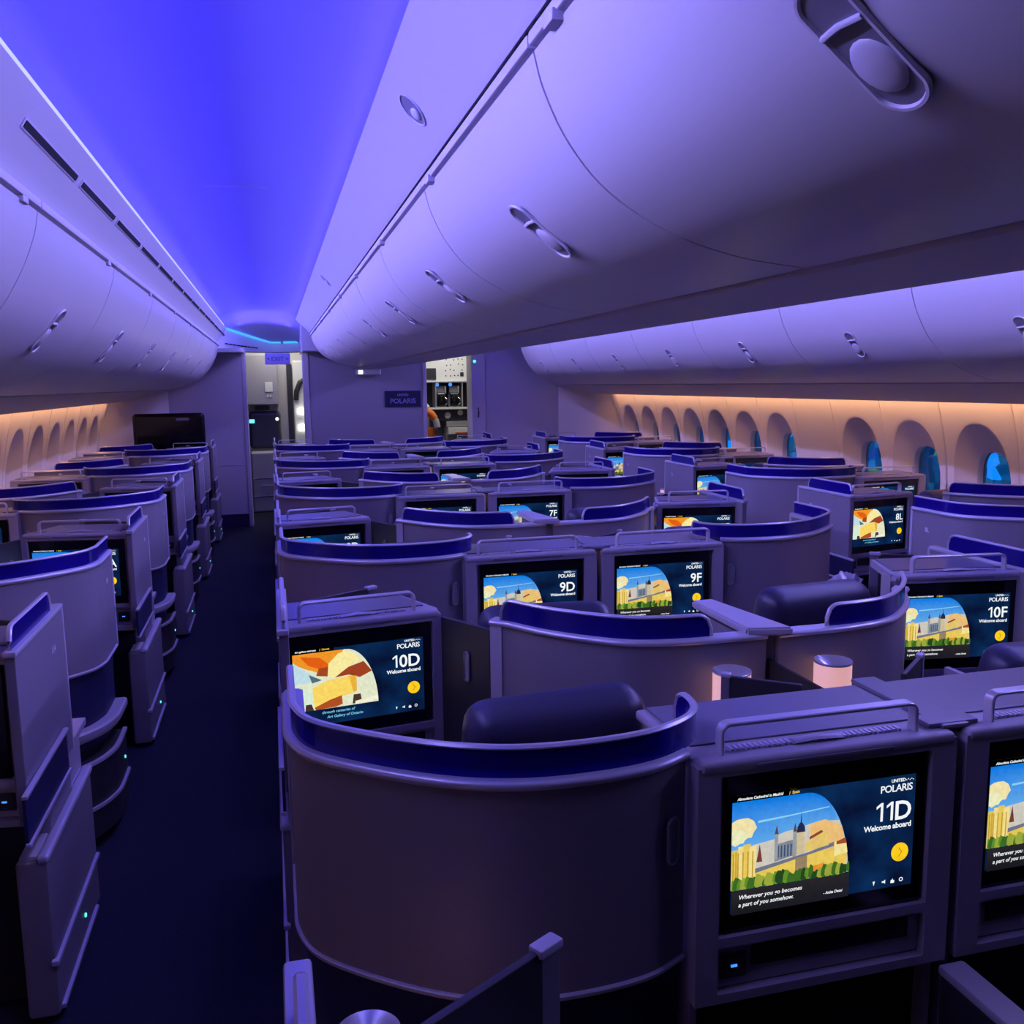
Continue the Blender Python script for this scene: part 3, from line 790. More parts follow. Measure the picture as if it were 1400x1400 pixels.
def wallx(z):   # right side wall, distance past the centre plane
    w = 3.10
    if z > 1.0: w -= .27*(z-1.0)**1.5
    return w
RW = [4.20, 4.816, 5.43, 6.04] + [7.18+.578*k for k in range(8)]
LW = [5.0, 5.61, 6.22, 6.84] + [7.45+.613*k for k in range(7)]
def side_wall(side, wins, name, num0):
    s = 1 if side == 'R' else -1
    X = lambda z, d=0.: XC+s*(wallx(z)+d)
    ys = sorted(wins); edges = [-.6]
    for a, b in zip(ys, ys[1:]):
        if b-a < .8: edges.append((a+b)/2)
        else: edges += [a+.30, b-.30]
    bounds = []
    for y in ys: bounds.append((max([-.6]+[e for e in edges if e < y-.01]), min([y+.305]+[e for e in edges if e > y+.01])))
    bounds[0] = (ys[0]-.305, bounds[0][1])
    bm = BM()
    zt, zb = 1.60, .30
    zl = [zb, .6, .8, 1.0, 1.1, 1.2, 1.3, 1.4, 1.5, zt]
    def plain(y0, y1):
        a = [bm.verts.new((X(z), y0, z)) for z in zl]; b = [bm.verts.new((X(z), y1, z)) for z in zl]
        for i in range(len(zl)-1): bm.faces.new((a[i], a[i+1], b[i+1], b[i]))
    cur = -.6
    NSEG = 48; joints = set()
    for (y0, y1), yc in zip(bounds, ys):
        if y0 > cur+.005: plain(cur, y0)
        cur = y1
        rings = []
        # rectangle boundary -> outer oval -> funnel -> pane edge
        def oval(cy, cz, ry, rz, n=2.6):
            return [(cy+ry*math.copysign(abs(math.cos(a))**(2/n), math.cos(a)), cz+rz*math.copysign(abs(math.sin(a))**(2/n), math.sin(a))) for a in [2*PI*k/NSEG for k in range(NSEG)]]
        outer = oval(yc, 1.0, .245, .415, 2.3)
        inner = oval(yc, .965, .150, .262, 2.9)
        rect = []
        for (py, pz) in outer:
            dy, dz = py-yc, pz-1.0
            hy = (y1-yc) if dy > 0 else (yc-y0)
            hz = (zt-1.0) if dz > 0 else (1.0-zb)
            f = min(hy/abs(dy) if abs(dy) > 1e-6 else 1e9, hz/abs(dz) if abs(dz) > 1e-6 else 1e9)
            rect.append((yc+dy*f, 1.0+dz*f))
        for cy_, cz_ in ((y0, zb), (y1, zb), (y0, zt), (y1, zt)):
            k_ = min(range(NSEG), key=lambda q: (rect[q][0]-cy_)**2+(rect[q][1]-cz_)**2); rect[k_] = (cy_, cz_)
        joints.update((round(y0, 3), round(y1, 3)))
        steps = [(rect, 0., 1)]
        for q in (.12, .3, .5, .7, .88): steps.append(([(a[0]+(b[0]-a[0])*q, a[1]+(b[1]-a[1])*q) for a, b in zip(rect, outer)], 0, 1))
        for q, d in ((0, 0), (.06, .004), (.35, .040), (.7, .075), (.95, .094), (1., .100)):
            steps.append(([(a[0]+(b[0]-a[0])*q, a[1]+(b[1]-a[1])*q) for a, b in zip(outer, inner)], d, 0))
        steps.append((inner, .165, 0))
        for pts, d, _ in steps:
            rings.append([bm.verts.new((X(z, d), y, z)) for y, z in pts])
        for a, b in zip(rings, rings[1:]):
            for k in range(NSEG):
                j = (k+1) % NSEG
                bm.faces.new((a[k], a[j], b[j], b[k]))
    plain(cur, YB)
    zz = [zb+(zt-zb)*k/26 for k in range(27)]
    for yj in joints:      # narrow cover strips over the panel joints
        ra = [[bm.verts.new((X(z, d), yj+o_, z)) for z in zz] for o_, d in ((-.006, .004), (-.006, -.003), (.006, -.003), (.006, .004))]
        for a, b in zip(ra, ra[1:]):
            for i in range(26): bm.faces.new((a[i], a[i+1], b[i+1], b[i]))
    bmesh.ops.remove_doubles(bm, verts=bm.verts, dist=.0005)
    bmesh.ops.recalc_face_normals(bm, faces=bm.faces)
    struct(obj(name, bm, M['wall'], None, 28))
    for i, yc in enumerate(ys):
        bm = BM(); pts = []
        NS = 40
        for k in range(NS):
            a = 2*PI*k/NS
            pts.append((yc+.153*math.copysign(abs(math.cos(a))**(2/2.9), math.cos(a)), .965+.265*math.copysign(abs(math.sin(a))**(2/2.9), math.sin(a))))
        va = [bm.verts.new((X(z, .158), y, z)) for y, z in pts]; vb = [bm.verts.new((X(z, .164), y, z)) for y, z in pts]
        bm.faces.new(va); bm.faces.new(vb[::-1])
        for k in range(NS): bm.faces.new((va[k], va[(k+1) % NS], vb[(k+1) % NS], vb[k]))
        wdw = struct(obj('window_%d' % (num0+i), bm, M['pane'], None, 40))
        bm = BM(); tube(bm, [(X(z, .150), y, z) for y, z in pts+[pts[0]]], .007, 6)
        obj('window_seal', bm, M['grey'], wdw, 50)
    # lower side wall
    bm = BM(); box(bm, min(X(.3), X(.3)+s*.06), max(X(.3), X(.3)+s*.06), -.6, YB, 0, .302)
    struct(obj('baseboard_%s' % ('right' if s > 0 else 'left'), bm, M['bulk']))
side_wall('R', RW, 'wall_right', 1)
side_wall('L', LW, 'wall_left', 20)

# night apron seen through the dimmed windows
w = bpy.data.worlds.new('night'); S.world = w; w.use_nodes = True
nt = w.node_tree; bg = nt.nodes['Background']; L = nt.links.new
tc = nt.nodes.new('ShaderNodeTexCoord'); v = nt.nodes.new('ShaderNodeTexVoronoi'); v.inputs['Scale'].default_value = 95
sep = nt.nodes.new('ShaderNodeSeparateColor'); r = nt.nodes.new('ShaderNodeValToRGB')
r.color_ramp.interpolation = 'CONSTANT'
els = r.color_ramp.elements
els[0].position = 0; els[0].color = (.004, .05, .09, 1); els[1].position = .955; els[1].color = (.05, .55, 1.1, 1)
for p, c in ((.2, (.01, .11, .20, 1)), (.42, (.006, .05, .11, 1)), (.6, (.02, .16, .22, 1)), (.74, (.03, .26, .50, 1)), (.84, (.5, .42, .08, 1)), (.88, (.02, .09, .3, 1))):
    e = els.new(p); e.color = c
L(tc.outputs['Generated'], v.inputs['Vector']); L(v.outputs['Color'], sep.inputs[0]); L(sep.outputs[0], r.inputs['Fac']); L(r.outputs['Color'], bg.inputs['Color'])
bg.inputs['Strength'].default_value = 2.2

# ------------------------------------------------------------------ overhead bins
def prof3(pts, n=5): return [(p.x, p.y) for p in catmull([(a, b, 0) for a, b in pts], n)]
CB = prof3([(.462, 2.262), (.480, 2.20), (.525, 2.115), (.600, 2.035), (.720, 1.968), (.860, 1.928), (1.0, 1.910)])
LB = prof3([(-.565, 2.155), (-.580, 2.09), (-.620, 1.995), (-.690, 1.885), (-.800, 1.785), (-.950, 1.715), (-1.120, 1.672)])
RB = [(2*XC-x, z) for x, z in LB]
Y0B, PB = 3.28, 1.2
def bin_row(prof, inward, name_where, group, kmin, kmax, Y0B=3.28, PB=1.2, ly=0.):
    back = offset_prof(prof, inward)
    mid = None
    first = None
    for k in range(kmin, kmax+1):
        yc = Y0B+PB*k; y0, y1 = yc-PB/2+.004, yc+PB/2-.004
        if first is None:
            t = empty('overhead_bin', (0, 0, 0))
            bm = BM(); extrude_y(bm, prof+back[::-1], -PB/2+.004, PB/2-.004)
            bmesh.ops.bevel(bm, geom=[e for e in bm.edges if len(e.link_faces) == 2 and abs(e.verts[0].co.y-e.verts[1].co.y) < 1e-6 and e.calc_face_angle(0) > 1.2], offset=.006, segments=2, affect='EDGES')
            obj('bin_door', bm, M['bin'], t, 30)
            # latch pocket on the door, long way down the curve
            i = next(j for j in range(len(prof)) if abs(prof[j][0]-prof[0][0]) >= .125)
            p = Vector((prof[i][0], 0, prof[i][1])); d = Vector((prof[i+2][0]-prof[i-2][0], 0, prof[i+2][1]-prof[i-2][1])).normalized()
            nrm = Vector((0, 1, 0)).cross(d).normalized()
            if nrm.z > 0: nrm = -nrm
            mt = Matrix((( d.x, 0, nrm.x, p.x), (d.y, 1, nrm.y, p.y+ly), (d.z, 0, nrm.z, p.z), (0, 0, 0, 1)))
            bm = BM(); NS = 32; ring = []
            for q in range(NS):
                a = 2*PI*q/NS; ring.append(Vector((.030*math.cos(a)+(.056 if math.cos(a) > 0 else -.056), .036*math.sin(a), 0)))
            tube(bm, [r_+Vector((0, 0, .001)) for r_ in ring]+[ring[0]+Vector((0, 0, .001))], .004, 6)
            bm.faces.new([bm.verts.new(r_*1.0+Vector((0, 0, .001))) for r_ in ring]).material_index = 1
            bm.transform(mt)
            la = obj('latch_pocket', bm, [M['binlip'], M['grey']], t, 40)
            bm = BM(); tt = bmesh.new(); bmesh.ops.create_uvsphere(tt, u_segments=18, v_segments=10, radius=1)
            for v_ in tt.verts: v_.co = Vector((v_.co.x*.036+.026, v_.co.y*.031, v_.co.z*.008+.002))
            merge(bm, tt); bm.transform(mt); obj('latch_paddle', bm, M['bin'], la, 60)
            bm = BM(); tube(bm, [Vector((-.030, -.034, .003)), Vector((-.034, 0, .005)), Vector((-.030, .034, .003))], .004, 6); bm.transform(mt)
            obj('latch_bridge', bm, M['binlip'], la, 60)
            # upper edge rail with its catch
            bm = BM(); x, z = prof[0]; sx = 1 if prof[-1][0] > x else -1
            box(bm, x-.012, x+.012, -PB/2+.004, PB/2-.004, z+.006, z+.030, .006)
            box(bm, x-.018, x+.010, .42, .47, z-.008, z+.012, .004)
            obj('edge_rail', bm, M['binlip'], t, 35)
            first = t
        else: t = copy_tree(first)
        t.location.y = yc
        tag(t, '%s white overhead bin from the camera, %s' % (ORD[k-kmin], name_where), 'overhead bin', group)
bin_row(CB, .02, 'along the left face of the centre bins', 'centre overhead bins', -1, 7, 2.18, 1.165, -.15)
bin_row(LB, -.02, 'over the left window seats', 'left overhead bins', -1, 6)
bin_row(RB, .02, 'over the right window seats', 'right overhead bins', 0, 6)
YE = 11.0          # bins end
# structure behind the bins
bm = BM(); extrude_y(bm, [(a, b) for a, b in offset_prof(CB, .035)] + [(1.0, 2.4), (.50, 2.45)], -.2, YE)
struct(obj('trim_1', bm, M['gap']))
bm = BM(); rp = [(2*XC-a, b) for a, b in CB]
extrude_y(bm, rp + [(2*XC-.47, 2.45), (XC+.05, 2.45), (XC+.05, 1.93), (2*XC-1.0+.0, 1.925)], -.2, YE)
struct(obj('trim_2', bm, M['bin'], None, 30))
bm = BM(); extrude_y(bm, [(1.024, 1.902), (XC, 1.886), (2*XC-1.024, 1.902), (2*XC-1.024, 1.935), (1.024, 1.935)], -.2, YE)
struct(obj('trim_3', bm, M['liner'], None, 30))
for nm, s in (('trim_4', -1), ('trim_5', 1)):
    X = lambda x: x if s < 0 else 2*XC-x
    bm = BM(); extrude_y(bm, [(X(a), b) for a, b in offset_prof(LB, -.035)] + [(X(-1.7), 1.75), (X(-1.5), 2.3), (X(-.7), 2.3)], -.2, YE)
    struct(obj(nm, bm, M['gap']))
for nm, s in (('trim_6', -1), ('trim_7', 1)):   # service-unit panel below the bins, out to the warm light slot
    X = lambda x: x if s < 0 else 2*XC-x
    bm = BM(); extrude_y(bm, [(X(-1.150), 1.664), (X(-1.30), 1.622), (X(-1.63), 1.545), (X(-1.655), 1.550), (X(-1.66), 1.62), (X(-1.150), 1.70)], -.2, YB)
    struct(obj(nm, bm, M['liner'], None, 30))
for nm, s in (('trim_8', -1), ('trim_9', 1)):   # warm LED slot
    X = lambda x: x if s < 0 else 2*XC-x
    a, b = sorted((X(-1.70), X(-1.68)))
    bm = BM(); box(bm, a, b, -.2, YB-.02, 1.60, 1.61)
    struct(obj(nm, bm, M['warmled']))
    a, b = sorted((X(-1.64), X(-1.95)))
    bm = BM(); box(bm, a, b, -.2, YB, 1.615, 1.64)
    struct(obj('ceiling_edge' if s < 0 else 'ceiling_edge_right', bm, M['wall']))

# ------------------------------------------------------------------ aisle ceilings
def aisle_ceiling(mir, suffix):
    X = (lambda x: 2*XC-x) if mir else (lambda x: x)
    # outboard upright panel with air slots (bin top -> cove lip)
    bm = BM(); extrude_y(bm, [(X(-.568), 2.190), (X(-.548), 2.235), (X(-.520), 2.262), (X(-.466), 2.348), (X(-.480), 2.352), (X(-.60), 2.215)], -.2, 11.0)
    struct(obj('trim_%d' % (11+suffix*10), bm, M['binlip'], None, 30))
    # inboard white panel (cove lip -> centre bin)
    bm = BM(); extrude_y(bm, [(X(.300), 2.452), (X(.335), 2.415), (X(.400), 2.345), (X(.432), 2.305), (X(.445), 2.292), (X(.47), 2.31), (X(.32), 2.47)], -.2, 11.0)
    struct(obj('trim_%d' % (12+suffix*10), bm, M['bin'], None, 30))
    # domed ceiling panel
    pr = prof3([(-.62, 2.40), (-.52, 2.485), (-.32, 2.545), (-.09, 2.565), (.14, 2.555), (.32, 2.53), (.46, 2.50)], 6)
    bm = BM()
    ys = [-.2+11.2*k/40 for k in range(41)]
    rows = []
    for y in ys:
        rows.append([bm.verts.new((X(x), y, z)) for x, z in pr])
    for a, b in zip(rows, rows[1:]):
        for i in range(len(pr)-1): bm.faces.new((a[i], a[i+1], b[i+1], b[i]))
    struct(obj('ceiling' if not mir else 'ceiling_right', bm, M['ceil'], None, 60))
    if not mir:
        for i, (yj, a, b) in enumerate(((2.22, 13, 24), (4.30, 14, 22))):
            bm = BM(); tube(bm, [(x, yj-.10*((j-5)/10)**2, z-.001) for j, (x, z) in enumerate(pr[a:b])], .004, 6)
            struct(obj('trim_%d' % (13+i), bm, M['bin'], None, 60))
    # cove LED strips
    bm = BM(); a, b = sorted((X(-.494), X(-.484))); box(bm, a, b, -.2, 10.9, 2.372, 2.386)
    struct(obj('trim_%d' % (15+suffix*10), bm, M['covelight']))
aisle_ceiling(False, 0); aisle_ceiling(True, 1)
# air slots on the left upright panel
for k in range(14):
    y = 2.30+.64*k
    t = empty('air_vent', (0, y, 0))
    tag(t, '%s slotted air vent from the camera along the left ceiling panel' % (ORD[k] if k < 12 else ['thirteenth', 'fourteenth'][k-12]), 'air vent', 'air vents above the left bins')
    q = Vector((-.505-.0, 0, 2.286)); d = Vector((.054, 0, .086)).normalized(); n_ = Vector((d.z, 0, -d.x))
    mt = Matrix(((d.x, 0, n_.x, q.x), (0, 1, 0, 0), (d.z, 0, n_.z, q.z), (0, 0, 0, 1)))
    bm = BM(); box(bm, -.014, .014, .02, .60, -.004, .003, .003); bm.transform(mt); obj('vent_frame', bm, M['binlip'], t, 35)
    bm = BM(); box(bm, -.008, .008, .03, .59, .001, .005); bm.transform(mt); obj('vent_slot', bm, M['gap'], t)
# reading spots in the white panel
for i, y in enumerate((2.37, 6.2)):
    t = empty('aisle_spot', (0, y, 0))
    tag(t, '%s oval aisle spotlight in the white ceiling panel' % ('nearer' if i == 0 else 'farther'), 'spotlight', 'aisle spotlights')
    d = Vector((.065, 0, -.070)).normalized(); n_ = Vector((-d.z, 0, d.x)); n_ = -n_ if n_.z > 0 else n_
    q = Vector((.372, 0, 2.375))
    mt = Matrix(((d.x, 0, n_.x, q.x), (0, 1, 0, 0), (d.z, 0, n_.z, q.z), (0, 0, 0, 1)))
    bm = BM(); ring = [Vector((.044*math.cos(a), .050*math.sin(a), .001)) for a in [2*PI*k/28 for k in range(29)]]
    tube(bm, ring, .003, 6); bm.transform(mt); obj('spot_rim', bm, M['binlip'], t, 50)
    bm = BM(); bm.faces.new([bm.verts.new(r_) for r_ in ring[:-1]]); bm.transform(mt); obj('spot_recess', bm, M['grey'], t)
    bm = BM(); tt = bmesh.new(); bmesh.ops.create_uvsphere(tt, u_segments=14, v_segments=8, radius=1)
    for v_ in tt.verts: v_.co = Vector((v_.co.x*.018+.012, v_.co.y*.024-.004, v_.co.z*.008+.002))
    merge(bm, tt); bm.transform(mt); obj('spot_lens', bm, M['white'], t, 60)

# dome over the forward entry
bm = BM()
NA, ND = 24, 14
top = []
for i in range(NA+1):
    u = i/NA; a = PI*u
    arch = Vector((-.08-.54*math.cos(a), 10.97, 2.40+.172*max(0., math.sin(a))**.55))
    base = Vector((-.60+.98*u, 11.15+1.0*math.sin(PI*min(1, u*.62+.08)), 2.40-.17*min(1, u*1.6)**1.0))
    col = []
    for j in range(ND+1):
        t_ = j/ND
        p = arch.lerp(base, t_); p.z += .10*math.sin(PI*t_)*math.sin(a)
        col.append(bm.verts.new(p))
    top.append(col)
for a, b in zip(top, top[1:]):
    for j in range(ND): bm.faces.new((a[j], a[j+1], b[j+1], b[j]))
basepts = [c[-1].co.copy() for c in top]
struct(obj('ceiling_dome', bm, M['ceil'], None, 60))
bm = BM(); tube(bm, [p+Vector((0, -.03, .012)) for p in basepts[1:-6]], .012, 6, ry=.02)
struct(obj('trim_31', bm, M['covecyan']))
bm = BM()
tube(bm, [p+Vector((0, -.03, .012)) for p in basepts[-6:-1]], .014, 6, ry=.03)
struct(obj('trim_32', bm, M['covecyan']))
bm = BM()   # soffit below the dome, turning in from the left bins
lo = [Vector((p.x, p.y, 2.115)) for p in basepts]
va = [bm.verts.new(p) for p in basepts]; vb = [bm.verts.new(p) for p in lo]
for i in range(len(va)-1): bm.faces.new((va[i], va[i+1], vb[i+1], vb[i]))
struct(obj('trim_33', bm, M['binlip'], None, 40))
bm = BM()
for k in range(9):
    p = basepts[2+k]*.35+lo[2+k]*.65; q = basepts[3+k]*.35+lo[3+k]*.65
    p = p.lerp(q, .12); q = p.lerp(q, .85)
    tube(bm, [p+Vector((0.006, -.012, 0)), q+Vector((0.006, -.012, 0))], .007, 4)
tag(obj('soffit_vent', bm, M['gap']), 'row of dark air slots curving into the entry soffit', 'air vent')
bm = BM(); tube(bm, [p+Vector((0.004, -.012, .004)) for p in lo], .006, 6)
struct(obj('trim_34', bm, M['gap']))
bm = BM(); box(bm, .36, .60, 11.0, 12.4, 2.10, 2.45); struct(obj('trim_35', bm, M['bin']))
bm = BM(); box(bm, -.75, -.30, 11.02, YB, 2.09, 2.13); struct(obj('trim_36', bm, M['bin']))

# hull behind the linings, rear wall behind the camera
bm = BM(); box(bm, -2.3, 4.8, -1.3, 15, 2.75, 2.8); struct(obj('ceiling_hull', bm, M['gap']))
bm = BM(); box(bm, -2.3, 4.8, -1.30, -1.22, 0, 2.8); struct(obj('wall_rear', bm, M['door']))
bm = BM(); box(bm, -2.3, 4.8, 15, 15.1, 0, 2.8); struct(obj('wall_nose', bm, M['gap']))
for nm, x in (('wall_hull_left', -2.3), ('wall_hull_right', 4.74)):
    bm = BM(); box(bm, x, x+.06, -1.3, 15, 1.45, 2.8); box(bm, x, x+.06, -1.3, 15, 0, .55); box(bm, x, x+.06, YB-.1, 15, .5, 1.5); box(bm, x, x+.06, -1.3, -.4, .5, 1.5)
    struct(obj(nm, bm, M['gap']))
# ------------------------------------------------------------------ forward bulkheads, doorways
bm = BM(); box(bm, -2.0, -.335, YB, YB+.07, .0, 2.15, .006)
box(bm, -.68, -.36, YB-.008, YB, .755, .763, .002); box(bm, -.345, -.292, YB-.01, YB+.16, 0, 2.16, .012)
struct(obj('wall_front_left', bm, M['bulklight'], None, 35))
bm = BM(); box(bm, -2.0, -.34, YB-.012, YB+.001, 0, .16); struct(obj('baseboard_front_left', bm, M['navy']))
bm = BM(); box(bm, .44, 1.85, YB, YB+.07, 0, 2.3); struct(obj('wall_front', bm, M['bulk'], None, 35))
bm = BM(); box(bm, .372, .445, YB-.02, YB+.20, 0, 2.12, .014); box(bm, 1.83, 1.885, YB-.015, YB+.12, 0, 2.1, .012)
struct(obj('trim_41', bm, M['bulkpale'], None, 35))
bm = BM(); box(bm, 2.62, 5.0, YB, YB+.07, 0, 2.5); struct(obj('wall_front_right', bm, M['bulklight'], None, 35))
bm = BM(); box(bm, 2.46, 2.64, YB-.03, YB+.30, 0, 2.5, .014); post = struct(obj('trim_42', bm, M['bulkpale'], None, 35))
bm = BM(); lathe(bm, [(0, 0), (.018, 0), (.016, .01), (0, .012)], 0, 0, 14)
bm.transform(Matrix.Translation((2.50, YB-.032, 1.975)) @ Matrix.Rotation(PI/2, 4, 'X'))
obj('call_light', bm, M['ledcyan'], post, 40)
bm = BM(); tube(bm, [(2.535, YB-.04, 1.39), (2.54, YB-.05, 1.33), (2.535, YB-.04, 1.27)], .010, 8)
obj('door_pull', bm, M['door'], post, 40)
# angled side-wall return by the right bulkhead, warm lit
bm = BM()
for s, nm in ((1, 'wall_corner_right'), (-1, 'wall_corner_left')):
    bm = BM(); X = lambda x: x if s > 0 else 2*XC-x
    p = [(X(3.62), YB-.002), (X(4.36), 11.10), (X(4.36), YB)]
    a = [bm.verts.new((*q, .3)) for q in p]; b = [bm.verts.new((*q, 1.9)) for q in p]
    for i in range(3): bm.faces.new((a[i], a[(i+1) % 3], b[(i+1) % 3], b[i]))
    bm.faces.new(a); bm.faces.new(b[::-1])
    struct(obj(nm, bm, M['wall']))
# plaque on the centre bulkhead
t = empty('bulkhead_plaque', (1.58, YB-.004, 1.52))
tag(t, 'dark plaque with the cabin name on the centre bulkhead', 'plaque')
bm = BM(); box(bm, -.225, .225, -.012, .0, -.10, .10, .004); obj('plaque_plate', bm, M['navy'], t, 35)
bm = BM()
for s, z, sz in (('UNITED', .035, .04), ('POLARIS', -.055, .085)):
    for p in text_polys(s, sz, 'CENTER', 0, 1, .001):
        try: bm.faces.new([bm.verts.new((a, -.0135, b+z)) for a, b in p])
        except ValueError: pass
obj('plaque_lettering', bm, M['sign'], t, normals=False)
# ceiling fixture above the bulkhead
t = empty('ceiling_fixture', (1.155, 11.40, 1.86))
tag(t, 'small white ceiling fixture with a glowing yellowish lens before the bulkhead', 'light fixture')
bm = BM(); box(bm, -.15, .15, -.05, .09, -.045, .03, .02, 3); obj('fixture_body', bm, M['white'], t, 35)
bm = BM()
for q in (-.115, -.085): box(bm, q-.011, q+.011, -.056, -.048, -.03, .015, .004)
obj('fixture_lens', bm, M['whiteled'], t, 35)
# black glossy bulkhead monitor over the left front seat
t = empty('bulkhead_monitor', (-1.145, 10.98, 1.165))
tag(t, 'wide black bulkhead monitor with rounded corners at the left front seats', 'monitor')
bm = BM(); box(bm, -.385, .385, 0, .08, -.30, .243, .05, 4); obj('monitor_case', bm, M['glass_black'], t, 40)
bm = BM(); box(bm, .08, .22, -.003, .001, .16, .19); obj('maker_plate', bm, M['grey'], t)

# entry area beyond the left doorway
bm = BM(); box(bm, -.8, .9, 13.3, 13.38, 0, 2.6); struct(obj('wall_entry', bm, M['bulkpale']))
bm = BM(); box(bm, -.8, 3.4, 11.6, 14, 2.6, 2.66); struct(obj('ceiling_entry', bm, M['bulkpale']))
t = empty('crew_cupboard', (-.14, 12.9, 1.75))
tag(t, 'grey cupboard mounted high in the left entryway above the crew seat', 'cupboard')
bm = BM(); box(bm, -.21, .22, 0, .38, -.30, .37, .012); obj('cupboard_body', bm, M['bulk'], t, 35)
bm = BM(); box(bm, .05, .15, -.012, .0, -.13, .0, .004); box(bm, .07, .09, -.012, 0, -.20, -.17); box(bm, .11, .13, -.012, 0, -.20, -.17); obj('switch_plate', bm, M['white'], t, 35)
t = empty('crew_jumpseat', (-.12, 13.0, 0))
tag(t, 'folded dark blue crew jump seat below the cupboard', 'jump seat')
bm = BM(); box(bm, -.21, .22, 0, .12, .85, 1.36, .06, 4); obj('seat_back', bm, M['leather'], t, 40)
bm = BM(); box(bm, -.12, .08, .02, .10, 1.37, 1.43, .01); obj('seat_strap', bm, M['door'], t, 35)
bm = BM(); lathe(bm, [(0, 0), (.022, 0), (.015, .02), (0, .022)], 0, 0, 12); bm.transform(Matrix.Translation((.17, -.005, 1.25)) @ Matrix.Rotation(PI/2, 4, 'X')); obj('seat_lamp', bm, M['whiteled'], t, 40)
bm = BM(); box(bm, -.20, -.13, -.006, 0, 1.20, 1.25, .003); obj('seat_label', bm, M['ledcyan'], t, 35, label='small turquoise tag')
t = empty('galley_cart_bay', (-.1, 12.75, 0))
tag(t, 'low grey galley cabinet with metal edge strips in the left entryway', 'cabinet')
bm = BM(); box(bm, -.22, .40, 0, .5, .0, .82, .03, 3); obj('cabinet_body', bm, M['bulk'], t, 35)
for z in (.46, .22):
    bm = BM(); box(bm, -.20, .40, -.012, .0, z-.008, z+.008, .003); obj('edge_strip', bm, M['chrome'], t, 35)
bm = BM(); box(bm, -.10, .30, -.03, -.01, .345, .365, .006); obj('cabinet_handle', bm, M['chrome'], t, 35)
t = empty('entry_door', (.30, 13.2, 0))
tag(t, 'pale cabin door with a dark curved frame seen through the left doorway', 'cabin door')
bm = BM(); box(bm, -.02, .42, .02, .09, .0, 2.05, .03, 3); obj('door_panel', bm, M['white'], t, 35)
bm = BM(); box(bm, -.095, -.025, .0, .08, .0, 2.0, .01); obj('door_jamb', bm, M['door'], t, 35)
bm = BM(); tube(bm, [(.02, .01, 1.50), (.03, .0, 1.62), (.08, .0, 1.74), (.18, .0, 1.80), (.34, .0, 1.82)], .035, 8); obj('door_gooseneck', bm, M['door'], t, 50)
for i, z in enumerate((1.345, 1.115)):
    bm = BM(); box(bm, .0, .25, -.02, .015, z-.045, z+.045, .03, 3)
    l = obj('entry_lamp', bm, M['whiteled'], None, 40); l.location = (.33, 13.18, 0)
    tag(l, '%s of two bright white lamps glowing in the left doorway' % ('upper', 'lower')[i], 'lamp', 'lamps in the left doorway')
t = empty('exit_sign', (.085, 11.75, 2.03))
tag(t, 'lavender exit sign with arrows hanging in the left doorway', 'exit sign')
bm = BM(); box(bm, -.15, .15, 0, .03, -.07, .07, .012); obj('sign_body', bm, M['sign'], t, 35)
bm = BM()
for p in text_polys('EXIT', .075, 'CENTER', 0, 1, .001):
    try: bm.faces.new([bm.verts.new((a, -.0015, b-.027)) for a, b in p])
    except ValueError: pass
for s in (-1, 1):
    bm.faces.new([bm.verts.new((s*.10, -.0015, .015)), bm.verts.new((s*.135, -.0015, 0)), bm.verts.new((s*.10, -.0015, -.015))])
obj('sign_lettering', bm, M['signtext'], t, normals=False)

# galley beyond the right doorway
GY = 13.0
bm = BM(); box(bm, 1.9, 3.2, GY+.30, GY+.36, 0, 2.6); struct(obj('wall_galley', bm, M['grey']))
t = empty('galley_unit', (0, GY, 0))
tag(t, 'lit galley with shelves and white upper panel behind the right doorway', 'galley')
def gb(nm, x0, x1, z0, z1, m, d0=0., d1=.28, bev=.006, label=None):
    bm = BM(); box(bm, x0, x1, d0, d1, z0, z1, bev); return obj(nm, bm, m, t, 35, label=label)
gb('upper_panel', 2.05, 2.90, 1.735, 2.25, M['white'])
bm = BM()
for k in range(16):
    a, b = 2.40+.06*(k % 5)+.02*random.random(), 1.80+.075*(k//4)+.02*random.random()
    box(bm, a, a+.015, -.006, .002, b, b+.015)
box(bm, 2.62, 2.67, -.006, .002, 1.80, 1.86)
obj('panel_buttons', bm, M['door'], t)
gb('dark_bay', 2.13, 2.27, 1.76, 1.92, M['door'], -.02, .1)
gb('upper_shelf', 2.10, 2.90, 1.715, 1.738, M['steel'], -.06)
gb('bay_back', 2.10, 2.90, 1.36, 1.72, M['dark'], .20, .28)
for x in (2.255, 2.64): gb('bay_divider', x-.008, x+.008, 1.36, 1.72, M['steel'], -.04, .25, .002)
gb('counter_shelf', 2.10, 2.90, 1.335, 1.362, M['white'], -.08)
gb('control_panel', 2.10, 2.90, 1.17, 1.335, M['door'], 0)
bm = BM()
for x, r_ in ((2.425, .045), (2.61, .04)):
    lathe_b = bmesh.new(); lathe(lathe_b, [(0, 0), (r_, 0), (r_, .01), (0, .012)], 0, 0, 20)
    merge(bm, lathe_b, 0, Matrix.Translation((x, 0, 1.25 if x < 2.5 else 1.285)) @ Matrix.Rotation(PI/2, 4, 'X'))
obj('control_dial', bm, M['white'], t, 40)
gb('counter', 2.40, 2.90, 1.085, 1.165, M['steel'], -.03)
gb('drawer_front', 2.42, 2.90, .98, 1.075, M['white'], -.08)
gb('latch_strip', 2.52, 2.70, .995, 1.01, M['orange'], -.09, -.07, .002)
gb('cart_bay', 2.40, 2.90, 0, .98, M['grey'], -.02)
